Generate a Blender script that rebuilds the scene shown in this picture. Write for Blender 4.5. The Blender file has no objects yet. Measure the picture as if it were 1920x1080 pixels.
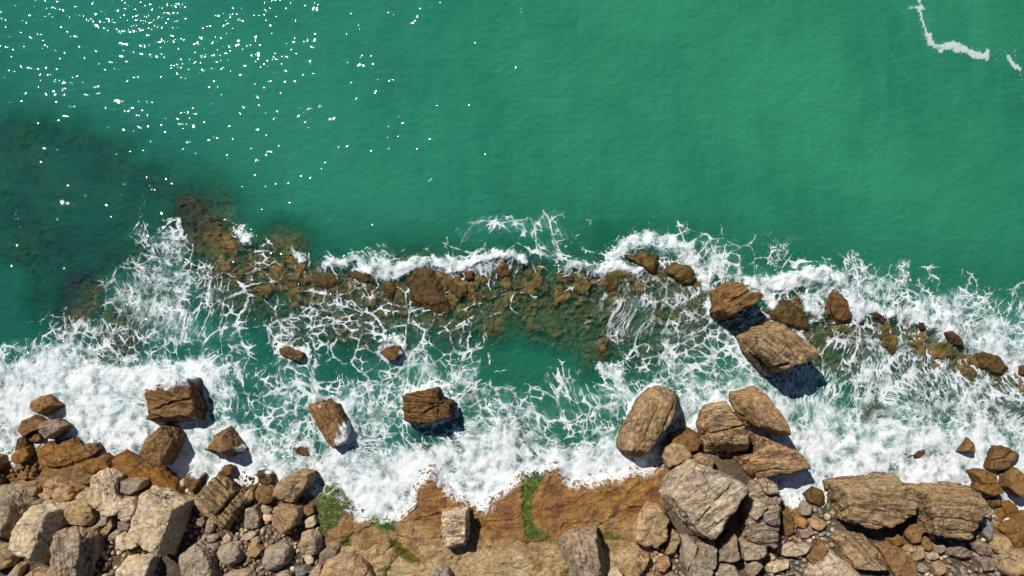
import bpy, bmesh, math, random
import numpy as np
from mathutils import Vector

# ------------------------------------------------------------------ camera, sky, sun, exposure
S = 0.04            # metres per photograph pixel at water level
H = 60.0            # camera height
scene = bpy.context.scene
col = scene.collection
cam_d = bpy.data.cameras.new('camera'); cam = bpy.data.objects.new('camera', cam_d); col.objects.link(cam)
cam.location = (0, 0, H)
cam_d.sensor_width = 36.0
cam_d.lens = 36.0 * H / (1920 * S)
cam_d.clip_end = 2000
scene.camera = cam
SUN_DIR = Vector((-0.58, 0.81, 0)).normalized()
ELEV = math.radians(48)
to_sun = Vector((SUN_DIR.x * math.cos(ELEV), SUN_DIR.y * math.cos(ELEV), math.sin(ELEV)))
world = bpy.data.worlds.new('World'); scene.world = world; world.use_nodes = True
wn = world.node_tree.nodes; wl = world.node_tree.links
sky = wn.new('ShaderNodeTexSky'); sky.sky_type = 'NISHITA'; sky.sun_disc = False
sky.sun_elevation = ELEV
sky.sun_rotation = math.atan2(to_sun.x, to_sun.y)
sky.air_density = 1.0; sky.dust_density = 0.0; sky.ozone_density = 6.0
bg = wn['Background']; bg.inputs['Strength'].default_value = 0.05
wl.new(sky.outputs[0], bg.inputs['Color'])
sun_d = bpy.data.lights.new('sun', 'SUN'); sun_d.energy = 4.9; sun_d.angle = math.radians(0.5); sun_d.color = (1.0, 0.965, 0.92)
sun = bpy.data.objects.new('sun', sun_d); col.objects.link(sun)
sun.rotation_euler = (-to_sun).to_track_quat('-Z', 'Y').to_euler()
sun.location = (-30, 20, 50)
scene.view_settings.view_transform = 'Standard'; scene.view_settings.look = 'None'
scene.view_settings.exposure = 0.0; scene.view_settings.gamma = 1.0
scene.render.resolution_x = 1024; scene.render.resolution_y = 576

# ------------------------------------------------------------------ numeric helpers
def px2w(x, y, z=0.0):
    k = S * (H - z) / H
    return ((np.asarray(x, float) - 960) * k, (540 - np.asarray(y, float)) * k)

def lin(rgb):
    return tuple(((c / 255) / 12.92 if c / 255 <= 0.04045 else ((c / 255 + 0.055) / 1.055) ** 2.4) for c in rgb)

def hsh(ix, iy, iz, seed):
    h = (ix.astype(np.int64) * 374761393 + iy.astype(np.int64) * 668265263 + iz.astype(np.int64) * 2147483647 + seed * 1274126177) & 0xffffffff
    h = ((h ^ (h >> 13)) * 1274126177) & 0xffffffff
    h = ((h ^ (h >> 16)) * 2246822519) & 0xffffffff
    h = h ^ (h >> 15)
    return (h & 0xffffff).astype(np.float64) / 0xffffff

def vnoise(x, y, z=None, seed=0):
    x = np.asarray(x, float); y = np.asarray(y, float)
    ix = np.floor(x); iy = np.floor(y); fx = x - ix; fy = y - iy
    fx = fx * fx * fx * (fx * (fx * 6 - 15) + 10); fy = fy * fy * fy * (fy * (fy * 6 - 15) + 10)
    if z is None:
        zz = np.zeros(ix.shape)
        a = hsh(ix, iy, zz, seed); b = hsh(ix + 1, iy, zz, seed); c = hsh(ix, iy + 1, zz, seed); d = hsh(ix + 1, iy + 1, zz, seed)
        return (a + (b - a) * fx) * (1 - fy) + (c + (d - c) * fx) * fy
    z = np.asarray(z, float); iz = np.floor(z); fz = z - iz; fz = fz * fz * fz * (fz * (fz * 6 - 15) + 10)
    out = 0
    for dz, wz in ((0, 1 - fz), (1, fz)):
        a = hsh(ix, iy, iz + dz, seed); b = hsh(ix + 1, iy, iz + dz, seed); c = hsh(ix, iy + 1, iz + dz, seed); d = hsh(ix + 1, iy + 1, iz + dz, seed)
        out = out + wz * ((a + (b - a) * fx) * (1 - fy) + (c + (d - c) * fx) * fy)
    return out

def fbm(x, y, z=None, o=4, seed=0, rough=0.5):
    s = 0; a = 1; t = 0; f = 1.0
    for i in range(o):
        s = s + a * (vnoise(x * f + 13.7 * i, y * f + 7.3 * i, None if z is None else z * f + 3.1 * i, seed + i) * 2 - 1)
        t += a; a *= rough; f *= 2.03
    return s / t

def sstep(a, b, x):
    t = np.clip((x - a) / (b - a), 0, 1); return t * t * (3 - 2 * t)

def cells(x, y, seed):                                   # F2-F1 crack distance and a cell value
    ix = np.floor(x); iy = np.floor(y); f1 = np.full(x.shape, 9.0); f2 = f1.copy(); val = np.zeros(x.shape); z = np.zeros(x.shape)
    for i in (-1, 0, 1):
        for j in (-1, 0, 1):
            cx = ix + i; cy = iy + j
            d = np.hypot(cx + hsh(cx, cy, z, seed) - x, cy + hsh(cx, cy, z, seed + 9) - y)
            v = hsh(cx, cy, z, seed + 21); c = d < f1
            f2 = np.where(c, f1, np.minimum(f2, d)); val = np.where(c, v, val); f1 = np.where(c, d, f1)
    return f2 - f1, val

def polydist(x, y, pts, closed=False):
    best = np.full(x.shape, 1e9)
    n = len(pts)
    for i in range(n if closed else n - 1):
        ax, ay = pts[i][:2]; bx, by = pts[(i + 1) % n][:2]
        dx, dy = bx - ax, by - ay; L = dx * dx + dy * dy + 1e-9
        t = np.clip(((x - ax) * dx + (y - ay) * dy) / L, 0, 1)
        best = np.minimum(best, (x - ax - t * dx) ** 2 + (y - ay - t * dy) ** 2)
    return np.sqrt(best)

def inside(x, y, pts):
    r = np.zeros(x.shape, bool); n = len(pts)
    for i in range(n):
        ax, ay = pts[i]; bx, by = pts[(i + 1) % n]
        if ay == by: continue
        r ^= ((ay > y) != (by > y)) & (x < (bx - ax) * (y - ay) / (by - ay) + ax)
    return r

def sdf(x, y, pts):                                      # positive inside
    d = polydist(x, y, pts, True); return np.where(inside(x, y, pts), d, -d)

# ------------------------------------------------------------------ node helpers
class NT:
    def __init__(s, name):
        s.m = bpy.data.materials.new(name); s.m.use_nodes = True; s.t = s.m.node_tree; s.t.nodes.clear()
    def n(s, typ, **kw):
        nd = s.t.nodes.new('ShaderNode' + typ)
        for k, v in kw.items():
            if k.startswith('i_'):
                key = k[2:]; key = int(key) if key.isdigit() else key.replace('_', ' ')
                s.put(nd.inputs[key], v)
            else: setattr(nd, k, v)
        return nd
    def put(s, inp, v):
        if isinstance(v, bpy.types.NodeSocket): s.t.links.new(v, inp)
        elif isinstance(v, bpy.types.Node): s.t.links.new(v.outputs[0], inp)
        else:
            if isinstance(v, tuple) and len(v) == 3 and inp.type == 'RGBA': v = (*v, 1)
            inp.default_value = v
    def math(s, op, a, b=0.0, c=0.0, clamp=False):
        nd = s.t.nodes.new('ShaderNodeMath'); nd.operation = op; nd.use_clamp = clamp
        s.put(nd.inputs[0], a); s.put(nd.inputs[1], b); s.put(nd.inputs[2], c); return nd.outputs[0]
    def ramp(s, x, a, b, c=0.0, d=1.0, smooth=True):
        nd = s.t.nodes.new('ShaderNodeMapRange'); nd.interpolation_type = 'SMOOTHSTEP' if smooth else 'LINEAR'
        for i, v in enumerate((x, a, b, c, d)): s.put(nd.inputs[i], v)
        return nd.outputs[0]
    def mix(s, f, a, b, mode='MIX'):
        nd = s.t.nodes.new('ShaderNodeMix'); nd.data_type = 'RGBA'; nd.blend_type = mode
        s.put(nd.inputs[0], f); s.put(nd.inputs[6], a); s.put(nd.inputs[7], b); return nd.outputs[2]
    def attr(s, name, out='Fac'):
        nd = s.t.nodes.new('ShaderNodeAttribute'); nd.attribute_name = name; return nd.outputs[out]
    def vmul(s, v, k):
        nd = s.t.nodes.new('ShaderNodeVectorMath'); nd.operation = 'MULTIPLY'; s.put(nd.inputs[0], v); s.put(nd.inputs[1], k); return nd.outputs[0]
    def vadd(s, v, k):
        nd = s.t.nodes.new('ShaderNodeVectorMath'); nd.operation = 'ADD'; s.put(nd.inputs[0], v); s.put(nd.inputs[1], k); return nd.outputs[0]
    def noise(s, v, scale, detail=4, rough=0.5, out=0, dist=0.0, dim='3D'):
        nd = s.n('TexNoise', noise_dimensions=dim); s.put(nd.inputs['Vector'], v); nd.inputs['Scale'].default_value = scale
        nd.inputs['Detail'].default_value = detail; nd.inputs['Roughness'].default_value = rough; nd.inputs['Distortion'].default_value = dist
        return nd.outputs[out]
    def vor(s, v, scale, feature='DISTANCE_TO_EDGE', dim='2D', out=0):
        nd = s.n('TexVoronoi', voronoi_dimensions=dim, feature=feature); s.put(nd.inputs['Vector'], v); nd.inputs['Scale'].default_value = scale
        return nd.outputs[out]
    def out(s, sh):
        o = s.t.nodes.new('ShaderNodeOutputMaterial'); s.put(o.inputs['Surface'], sh); return s.m

def add_attr(me, name, arr, typ='FLOAT'):
    a = me.attributes.new(name, typ, 'POINT'); key = {'FLOAT': 'value', 'FLOAT_VECTOR': 'vector', 'FLOAT_COLOR': 'color'}[typ]
    a.data.foreach_set(key, np.ascontiguousarray(arr, dtype=np.float32).ravel())

def mesh_np(name, v, f, smooth=True):
    me = bpy.data.meshes.new(name); k = f.shape[1]
    me.vertices.add(len(v)); me.vertices.foreach_set('co', np.ascontiguousarray(v, np.float32).ravel())
    me.loops.add(f.size); me.loops.foreach_set('vertex_index', f.astype(np.int32).ravel())
    me.polygons.add(len(f)); me.polygons.foreach_set('loop_start', np.arange(0, f.size, k, dtype=np.int32))
    me.polygons.foreach_set('loop_total', np.full(len(f), k, np.int32)); me.update(calc_edges=True)
    if smooth: me.shade_smooth()
    return me

def link(name, me, mat, label=None, cat=None, group=None, kind=None):
    o = bpy.data.objects.new(name, me); col.objects.link(o)
    if mat and not me.materials: me.materials.append(mat)
    if label: o['label'] = label
    if cat: o['category'] = cat
    if group: o['group'] = group
    if kind: o['kind'] = kind
    return o

def grid(xs, ys):
    X, Y = np.meshgrid(xs, ys); nx, ny = len(xs), len(ys)
    i = np.arange(nx * ny).reshape(ny, nx)
    f = np.stack([i[:-1, :-1], i[:-1, 1:], i[1:, 1:], i[1:, :-1]], -1).reshape(-1, 4)
    return X, Y, f

def axis(lo, hi, step, far, extra=()):
    core = np.arange(lo, hi + step * .5, step); out = []; p = hi; s = step
    while p < far: s *= 1.35; p += s; out.append(p)
    out2 = []; p = lo; s = step
    while p > -far: s *= 1.35; p -= s; out2.append(p)
    return np.array(out2[::-1] + list(core) + out)

# ------------------------------------------------------------------ the shore: traced layout (photograph pixels)
SHORE = [(-400,1000),(-60,862),(0,850),(25,850),(50,815),(110,830),(150,830),(190,842),(220,858),(245,850),(270,860),(310,888),(340,908),(360,896),(385,890),(420,882),(445,885),(470,897),(500,892),(520,905),(560,907),(600,902),(640,907),(655,935),(680,955),(715,962),(745,955),(765,935),(775,905),(790,890),(808,868),(825,870),(838,900),(855,912),(870,922),(895,940),(905,942),(918,922),(945,905),(960,890),(985,870),(1020,868),(1050,872),(1075,892),(1110,890),(1150,880),(1175,868),(1205,875),(1240,850),(1280,830),(1380,830),(1420,850),(1450,890),(1480,935),(1510,925),(1540,925),(1560,900),(1640,900),(1700,915),(1820,925),(1845,945),(1875,955),(1905,950),(1990,965),(2400,1050),(2400,4000),(-400,4000)]
# submerged rock: x, y, rx, ry, angle, top z
BUMPS = [(120,350,300,110,20,-.95),(30,400,80,90,30,-0.8),(60,310,50,40,0,-0.8),(210,400,70,50,-30,-0.9),(375,405,62,50,35,-0.22),(345,440,70,40,30,-0.55),(420,430,28,26,0,-0.25),
 (148,560,42,58,20,-0.18),(215,610,40,70,35,-0.4),(235,640,26,34,30,-0.2),(290,560,60,60,0,-0.7),(445,480,34,32,0,-0.15),(470,500,20,38,0,-0.15),(535,480,38,48,-35,-0.15),(600,535,60,42,0,-0.18),(590,570,34,26,0,-0.2),
 (660,560,60,45,0,-0.35),(720,580,70,40,0,-0.35),(790,545,80,55,0,-0.12),(850,560,60,40,0,-0.2),(920,595,34,40,0,-0.2),(930,510,70,28,-5,-0.12),(985,520,38,30,20,-0.2),(690,620,80,40,0,-0.6),(870,640,60,40,0,-0.75),
 (540,640,30,24,20,-0.25),(1100,540,60,45,0,-0.15),(1160,560,80,70,0,-0.25),(1240,560,80,70,0,-0.25),(1120,630,34,60,0,-0.2),(1210,640,90,50,0,-0.4),(1280,540,45,50,40,-0.15),(1340,610,60,40,0,-0.6),
 (1500,600,50,40,35,-0.15),(1520,655,26,40,-20,-0.2),(1590,590,36,60,-25,-0.12),(1640,620,50,45,0,-0.25),(1690,640,60,60,-15,-0.2),(1650,700,90,50,0,-0.6),(1790,640,60,40,25,-0.2),(1850,690,60,45,25,-0.15),(1910,690,30,30,0,-0.15),(1740,690,60,70,0,-0.4),(1640,775,22,26,0,-0.25),
 (960,810,34,26,20,-0.1),(780,855,16,12,0,-0.1),(885,740,14,22,0,-0.6),(670,850,14,28,30,-0.4),(790,820,14,14,0,-0.5),(860,825,30,18,0,-0.45),(565,840,26,14,0,-0.15),(5,750,22,45,0,-0.2),(1520,825,22,18,0,-0.4),(1710,850,24,16,0,-0.1),(1765,870,24,14,0,-0.2),(1440,770,30,20,0,-0.5)]
RIDGES = [[(787,887),(846,917),(883,954),(916,972),(927,1002)],[(846,917),(816,940),(832,962)],[(976,891),(986,987),(975,1006)],[(1027,887),(1020,917),(1005,940),(1016,962)],
 [(1090,984),(1138,917),(1180,887),(1200,900)],[(1112,936),(1138,962)],[(1164,895),(1198,936)],[(1150,903),(1186,952)],[(1138,917),(1112,900)],[(1090,984),(1040,1008)],[(1100,950),(1075,915)],[(1198,890),(1160,930),(1130,985)],[(883,954),(860,985)],[(1165,950),(1230,900)]]
ORANGE = [(700,985),(745,962),(765,930),(790,885),(808,862),(825,862),(838,895),(870,915),(905,940),(945,900),(985,865),(1075,886),(1150,876),(1200,868),(1250,880),(1262,920),(1240,958),(1190,992),(1150,965),(1110,972),(1070,996),(1040,1018),(985,1014),(920,1008),(880,990),(830,992),(770,978)]
TAN = [(655,960),(700,975),(745,975),(830,985),(1000,1005),(1110,965),(1190,980),(1220,1030),(1300,1120),(1500,1300),(1450,1900),(350,1900),(300,1300),(520,1130),(610,1050),(615,1000)]
GREENS = [[(598,892),(640,903),(660,945),(640,960),(622,990),(600,985)],[(676,958),(720,962),(742,975),(740,996),(722,998),(698,985)],[(974,873),(1010,868),(1018,895),(1000,925),(998,960),(1006,985),(1040,1012),(985,1008),(978,960)]]
POOLS = [[(722,990),(735,1005),(757,1020),(790,1056),(770,1060),(744,1040),(733,1018)],[(640,1003),(662,1008),(655,1026),(638,1026)],[(1096,990),(1170,1004),(1165,1012),(1100,1000)],[(708,1066),(732,1064),(728,1076),(705,1074)],[(1050,1070),(1066,1060),(1066,1085),(1048,1085)]]
OCHRES = [[(15,850),(55,812),(150,825),(200,845),(230,880),(180,915),(90,925),(20,910)],[(1838,935),(1880,950),(1960,950),(1960,1045),(1905,1030),(1850,985)],[(215,850),(300,865),(370,940),(320,935),(230,885)],[(1455,930),(1500,930),(1490,1005),(1440,1000)]]

LEDGE = [[(350,378),(385,408),(418,440),(440,472)],[(425,470),(480,478),(540,490),(580,520),(640,530),(700,525),(760,525),(800,515),(860,525),(900,505),(960,500),(1005,512)],[(1062,522),(1130,522),(1180,510),(1200,492),(1240,500),(1290,512),(1312,535)],[(1450,580),(1500,565),(1570,575),(1610,600),(1650,605),(1700,612),(1760,625),(1800,650),(1850,675),(1905,695)]]
LEFTREEF = [(-400,200),(0,235),(60,228),(150,250),(250,290),(340,350),(395,375),(440,440),(420,475),(300,480),(200,500),(150,560),(110,600),(70,560),(60,480),(-400,480)]
def terrain_z(X, Y):
    u = X / S + 960; v = 540 - Y / S
    wu = u + 9 * fbm(u / 40, v / 40, seed=5) + 4 * fbm(u / 10, v / 10, seed=6, o=3); wv = v + 9 * fbm(u / 40, v / 40, seed=7) + 4 * fbm(u / 10, v / 10, seed=8, o=3)
    sd = sdf(wu, wv, SHORE) * S
    z = np.where(sd > 0, 0.32 * sstep(0, 0.7, sd) + 0.16 * np.clip(sd, 0, 60), -0.55 * np.clip(-sd, 0, 3.2))
    sea = sd < 0
    reefline = 500 + 90 * sstep(1350, 1900, u) - 110 * sstep(520, 150, u)
    deep = sstep(10, 150, reefline - v)
    z = np.where(sea, np.maximum(z, -1.75) * (1 - deep) - 5.0 * deep, z)
    rough = 0.16 * fbm(X * 0.9, Y * 0.9, seed=11, o=5, rough=0.6)
    b = np.full(X.shape, -9.0)
    for (x, y, rx, ry, a, tz) in BUMPS:
        c, s = math.cos(math.radians(a)), math.sin(math.radians(a))
        m = (np.abs(wu - x) < rx + ry) & (np.abs(wv - y) < rx + ry)
        du = wu[m] - x; dv = wv[m] - y
        q = np.sqrt(((du * c + dv * s) / rx) ** 2 + ((-du * s + dv * c) / ry) ** 2)
        b[m] = np.maximum(b[m], tz - 1.0 * np.clip(q - 0.55, 0, 9) ** 1.5 - (0.5 if tz < -.7 else 0) * np.clip(q - .5, 0, 2))
    wu2 = u + 20 * fbm(u / 30, v / 30, seed=205, o=5, rough=.6); wv2 = v + 20 * fbm(u / 30, v / 30, seed=207, o=5, rough=.6)
    for pl in LEDGE:
        for k, (sh, tz, wd) in enumerate(((6, .0, 22), (26, -.07, 26), (50, -.16, 32), (84, -.34, 38))):
            d = polydist(wu2, wv2 - sh, pl) / wd; b = np.maximum(b, tz - 1.1 * np.clip(d - .6, 0, 9) ** 1.3)
    lr = sdf(wu2, wv2, LEFTREEF); b = np.maximum(b, -.62 - .25 * np.clip(-lr / 9, 0, 20) + .28 * fbm(u / 50, v / 50, seed=209, o=3))
    z = np.where(sea, np.maximum(z, b), z)
    ec, cc = cells(wu2 / 30, wv2 / 34, 211); ed, cd = cells(wu2 / 11, wv2 / 12, 213); sm = sea * sstep(-1.5, -.7, z)
    z = z + sm * sstep(20, -10, lr) * (.26 * (cc - .5) + .12 * (cd - .5) - .26 * sstep(.12, 0, ec) - .10 * sstep(.16, 0, ed))
    z = z + rough * np.where(sea, 1.4, 0.55)
    land = sstep(0, 0.8, sd)
    e, cv = cells(wu / 52, wv / 36, 31)
    shelf = 1 + .35 * sstep(560, 640, u) * sstep(1260, 1200, u)
    z = z + land * shelf * (0.12 * (cv - .5) - 0.12 * sstep(0.07, 0.0, e) * sstep(-.35, .1, fbm(u / 60, v / 60, seed=34)))
    e2, cv2 = cells(wu / 12, wv / 9, 33)
    z = z + land * (0.05 * (cv2 - .5) - 0.03 * sstep(0.08, 0.0, e2) * sstep(-.1, .3, fbm(u / 40, v / 40, seed=35)))
    z = z + land * .055 * np.floor(4.5 * (1 + fbm(u / 75 + .3 * v / 40, v / 30, seed=36, o=4, rough=.6))) * sstep(560, 640, u) * sstep(1260, 1200, u)
    for pl in RIDGES:
        z = z + 0.07 * sstep(6, 0, polydist(wu, wv, pl))
    for pl in POOLS + GREENS[1:]:
        z = z - 0.16 * sstep(-1, 7, sdf(wu, wv, pl))
    return z, sd, sea

def terrain_at(xw, yw):
    z, _, _ = terrain_z(np.array([[xw]], float), np.array([[yw]], float)); return float(z[0, 0])

def build_terrain():
    xs = axis(-43, 43, 0.085, 160); ysl = np.arange(-25, -10.5, 0.065); ysu = np.arange(-10.5, 16, 0.11)
    lo = []; p = -25; s = .065
    while p > -120: s *= 1.4; p -= s; lo.append(p)
    hi = []; p = 16; s = .11
    while p < 160: s *= 1.3; p += s; hi.append(p)
    ys = np.array(lo[::-1] + list(ysl) + list(ysu) + hi)
    X, Y, f = grid(xs, ys); Z, sd, sea = terrain_z(X, Y)
    k = H / (H - Z); u = X / S * k + 960; v = 540 - Y / S * k
    wu = u + 6 * fbm(u / 26, v / 26, seed=41) + 3 * fbm(u / 7, v / 7, seed=42, o=3); wv = v + 6 * fbm(u / 26, v / 26, seed=43) + 3 * fbm(u / 7, v / 7, seed=44, o=3)
    C = np.empty(X.shape + (4,)); C[..., 3] = 0.0                          # alpha carries wetness
    C[..., :3] = lin((96, 82, 66))
    def lay(col_, m, wet=None):
        C[..., :3] = C[..., :3] * (1 - m[..., None]) + np.array(lin(col_)) * m[..., None]
        if wet is not None: C[..., 3] = C[..., 3] * (1 - m) + wet * m
    n1 = fbm(u / 18, v / 18, seed=51, o=5, rough=.6); n2 = fbm(u / 6, v / 6, seed=52, o=4)
    lay((178, 154, 116), sstep(-4, 4, sdf(wu, wv, TAN)))
    lay((138, 108, 70), sstep(-4, 4, sdf(wu, wv, TAN)) * sstep(0.05, 0.4, n1))
    lay((160, 120, 64), sstep(-4, 4, sdf(wu, wv, TAN)) * sstep(0.1, 0.4, -n2) * .7)
    near = sstep(1.6, 0.3, sd)
    lay((104, 78, 46), near * .8, 0.6)
    for p in OCHRES: lay((132, 100, 54), sstep(-4, 4, sdf(wu, wv, p)), 0.5)
    o = sstep(-3, 3, sdf(wu, wv, ORANGE))
    lay((146, 103, 52), o, 0.85)
    lay((118, 80, 46), o * sstep(0.0, 0.3, n1), 0.8)
    lay((140, 104, 54), o * sstep(0.05, 0.4, -n1) * .7, 0.5)
    lay((146, 108, 58), sstep(-4, 4, sdf(wu, wv, TAN)) * sstep(1035, 1000, v + 22 * n1) * .65, .4)
    for pl in RIDGES: lay((158, 116, 52), sstep(5.5, 1, polydist(wu, wv, pl)) * (0.5 + .5 * sstep(-.4, .2, n2)) * .85, 0.4)
    for p in GREENS:
        g = sstep(-2, 3, sdf(wu, wv, p)) * sstep(-0.55, 0.0, n2 + .3 * n1 + .1)
        lay((66, 92, 16), g, 0.7); lay((26, 58, 12), g * sstep(0.0, 0.3, n1), 0.7); lay((122, 118, 30), g * sstep(0.1, .4, -n2) * .8, .5)
    for p in POOLS: lay((92, 88, 14), sstep(-1, 2, sdf(wu, wv, p)), 0.9)
    e, cv = cells(wu / 30, wv / 24, 61)
    lay((128, 106, 56), sea * 1.0, 0.6)
    lay((84, 86, 38), sea * sstep(-0.05, 0.3, n1) * .8)
    lay((138, 104, 52), sea * sstep(0.1, 0.4, -n1) * .8)
    lay((44, 38, 24), sea * sstep(0.15, 0.0, e) * .8)
    lay((30, 44, 34), sea * np.maximum(sstep(-0.7, -1.5, Z), sstep(430, 380, u) * sstep(470, 420, v) * .85))
    lay((50, 96, 30), sea * sstep(-0.8, -1.1, Z) * sstep(-.1, .3, fbm(u / 60, v / 60, seed=77)) * .8)
    lrf = sstep(-30, 20, sdf(wu, wv, LEFTREEF)) * sstep(30, 75, polydist(wu, wv, [(345,385),(385,415),(425,455),(450,490)])); lay((8, 34, 56), lrf * .95); lay((48, 78, 40), lrf * sstep(.05, .3, fbm(u / 45, v / 45, seed=78)) * .7)
    me = mesh_np('rocky_shore', np.stack([X, Y, Z], -1).reshape(-1, 3), f)
    add_attr(me, 'tc', C.reshape(-1, 4), 'FLOAT_COLOR')
    add_attr(me, 'ws', (sstep(1.5, 0.0, sd) * (sd > 0)).ravel())
    T = NT('shore_rock'); g = T.n('NewGeometry').outputs['Position']
    n = T.noise(g, 1.2, 8, .65); n3 = T.noise(g, 7, 6, .7)
    tcn = T.n('Attribute', attribute_name='tc')
    c = T.mix(1.0, tcn.outputs['Color'], T.mix(T.ramp(n3, .3, .7), (.55, .55, .56), (1.3, 1.28, 1.22)), 'MULTIPLY')
    c = T.mix(1.0, c, T.mix(T.ramp(n, .3, .7), (.72, .70, .70), (1.22, 1.22, 1.2)), 'MULTIPLY')
    pits = T.ramp(T.noise(g, 16, 5, .7), .36, .46, 1, 0)
    c = T.mix(T.math('MULTIPLY', pits, .5), c, (.05, .035, .02))
    rn = T.math('ABSOLUTE', T.math('SUBTRACT', T.noise(g, 1.5, 5, .65, dist=.8), .5)); ws = T.attr('ws')
    fm = T.ramp(T.math('SUBTRACT', T.math('MULTIPLY', T.math('POWER', ws, 1.6), .13), rn), -.015, .05)
    fm = T.math('MULTIPLY', fm, T.ramp(ws, .0, .7, 0, .85))
    c = T.mix(fm, c, (.78, .81, .80))
    b = T.n('Bump', i_Strength=.9, i_Distance=.10, i_Height=T.math('ADD', n3, T.math('MULTIPLY', T.noise(g, 22, 4, .7), .4)))
    p = T.n('BsdfPrincipled', i_Base_Color=c, i_Roughness=T.ramp(tcn.outputs['Alpha'], 0, 1, .9, .42), i_Normal=b.outputs[0])
    p.inputs['Specular IOR Level'].default_value = .35
    link('terrain', me, T.out(p), kind='structure')

# ------------------------------------------------------------------ water and foam
FOAM = """
000000001110000000000023143100110100000000000000
000000357211401001111102223222687533321000000000
000003355543433357888877543677657953355344232100
000034676543343444333333211344445586788688655434
000123567642235543332332210355445565555556899776
015655566542464333343322110255555667555456568997
788776443534152223463332000124566656744456655698
999999999873354223456643234234677766785577766657
999999999772466576545667656676778878766577666777
999999998764564788645567765566788887778876777777
789999999999876688655789866788899998889998898988
999999999999999999999999999999999999999999999999
999999999999999999999999999999999999999999999999
""".split()
CRESTS = [([(615,490),(640,495),(665,486),(690,505),(715,517),(745,516),(775,500),(800,490),(820,495),(850,505),(880,495),(900,484),(930,476),(960,477),(980,485),(988,494)],9),
 ([(700,505),(730,508),(760,503),(790,488)],13),([(815,495),(850,500),(885,490)],11),([(1058,505),(1075,496),(1095,498),(1130,508),(1150,500)],10),([(1150,485),(1165,468),(1195,452),(1225,446),(1255,455),(1285,470),(1298,490),(1328,522)],15),([(1155,492),(1180,503),(1200,508)],8),([(1240,455),(1270,460),(1290,470)],16),
 ([(1400,530),(1440,550),(1450,575)],12),([(1420,535),(1470,530),(1510,515),(1545,520)],18),([(1515,560),(1530,590)],14),([(1570,520),(1590,550),(1610,585)],16),([(1600,570),(1640,580),(1690,588),(1740,600),(1785,625),(1830,648),(1880,665),(1905,692)],15),([(1700,580),(1760,605),(1810,630)],15),
 ([(455,435),(462,452)],9),([(440,425),(455,440)],4),([(550,470),(570,490)],7),
 ([(1380,720),(1340,755),(1310,790)],14),([(1130,690),(1160,700),(1165,730)],12),([(715,640),(740,630),(760,645)],8),([(1330,540),(1335,590)],12),
 ([(300,715),(340,700),(385,705),(398,740)],9),([(370,830),(395,800),(430,790),(465,830)],11),([(590,745),(630,745),(650,770),(665,805),(655,835)],7),([(770,735),(830,720),(860,745)],5)]
DRIFT = [([(1724,0),(1722,18),(1729,40),(1738,62)],2.6),([(1740,66),(1748,84),(1766,90)],5.5),([(1766,90),(1785,86),(1806,92)],8),([(1806,92),(1828,104),(1846,108),(1850,98)],6),([(1890,106),(1899,122),(1912,130)],4.5),([(1705,15),(1730,16)],2.5)]
TRAILS = [([(1660,80),(1656,95),(1672,120),(1690,142),(1710,150),(1738,138),(1745,118)],8,.30),([(1480,130),(1460,150),(1468,220),(1478,260),(1470,265)],16,.22),([(1620,275),(1630,292),(1640,285)],12,.3),([(1535,100),(1535,140)],12,.22),([(1220,40),(1215,120),(1235,180),(1228,240)],18,.22),([(1900,140),(1912,180),(1915,250)],12,.3),([(1700,20),(1740,70),(1850,110),(1900,95),(1915,150)],16,.33),([(950,310),(952,318)],8,.3),
 ([(1580,10),(1460,30),(1440,60)],16,.2),([(1590,380),(1600,400)],14,.22),([(1600,480),(1610,520)],16,.35),([(1690,490),(1685,540)],12,.4),([(1465,460),(1450,500)],14,.3),([(60,580),(70,540),(85,500)],14,.2),([(30,400),(45,430)],12,.35),([(265,370),(260,390)],12,.35),([(860,300),(855,390)],16,.2),([(610,360),(620,420)],14,.18)]
WEBS = [([(870,440),(905,415),(950,418),(1000,432),(1035,408),(1050,440),(1010,470),(1060,480)],20,.55),([(850,450),(930,470),(1120,470)],16,.36),([(1280,440),(1340,470),(1400,500)],26,.5),([(1470,465),(1480,510)],18,.42),([(1600,490),(1640,540)],20,.5),([(1690,500),(1700,560)],20,.55),([(1750,550),(1830,560),(1880,590)],26,.55),([(1560,500),(1500,515)],22,.6),([(700,470),(760,480),(850,470)],16,.4),([(270,440),(330,450),(300,500),(250,540)],30,.62),([(230,560),(290,600),(340,620)],36,.7)]

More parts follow.
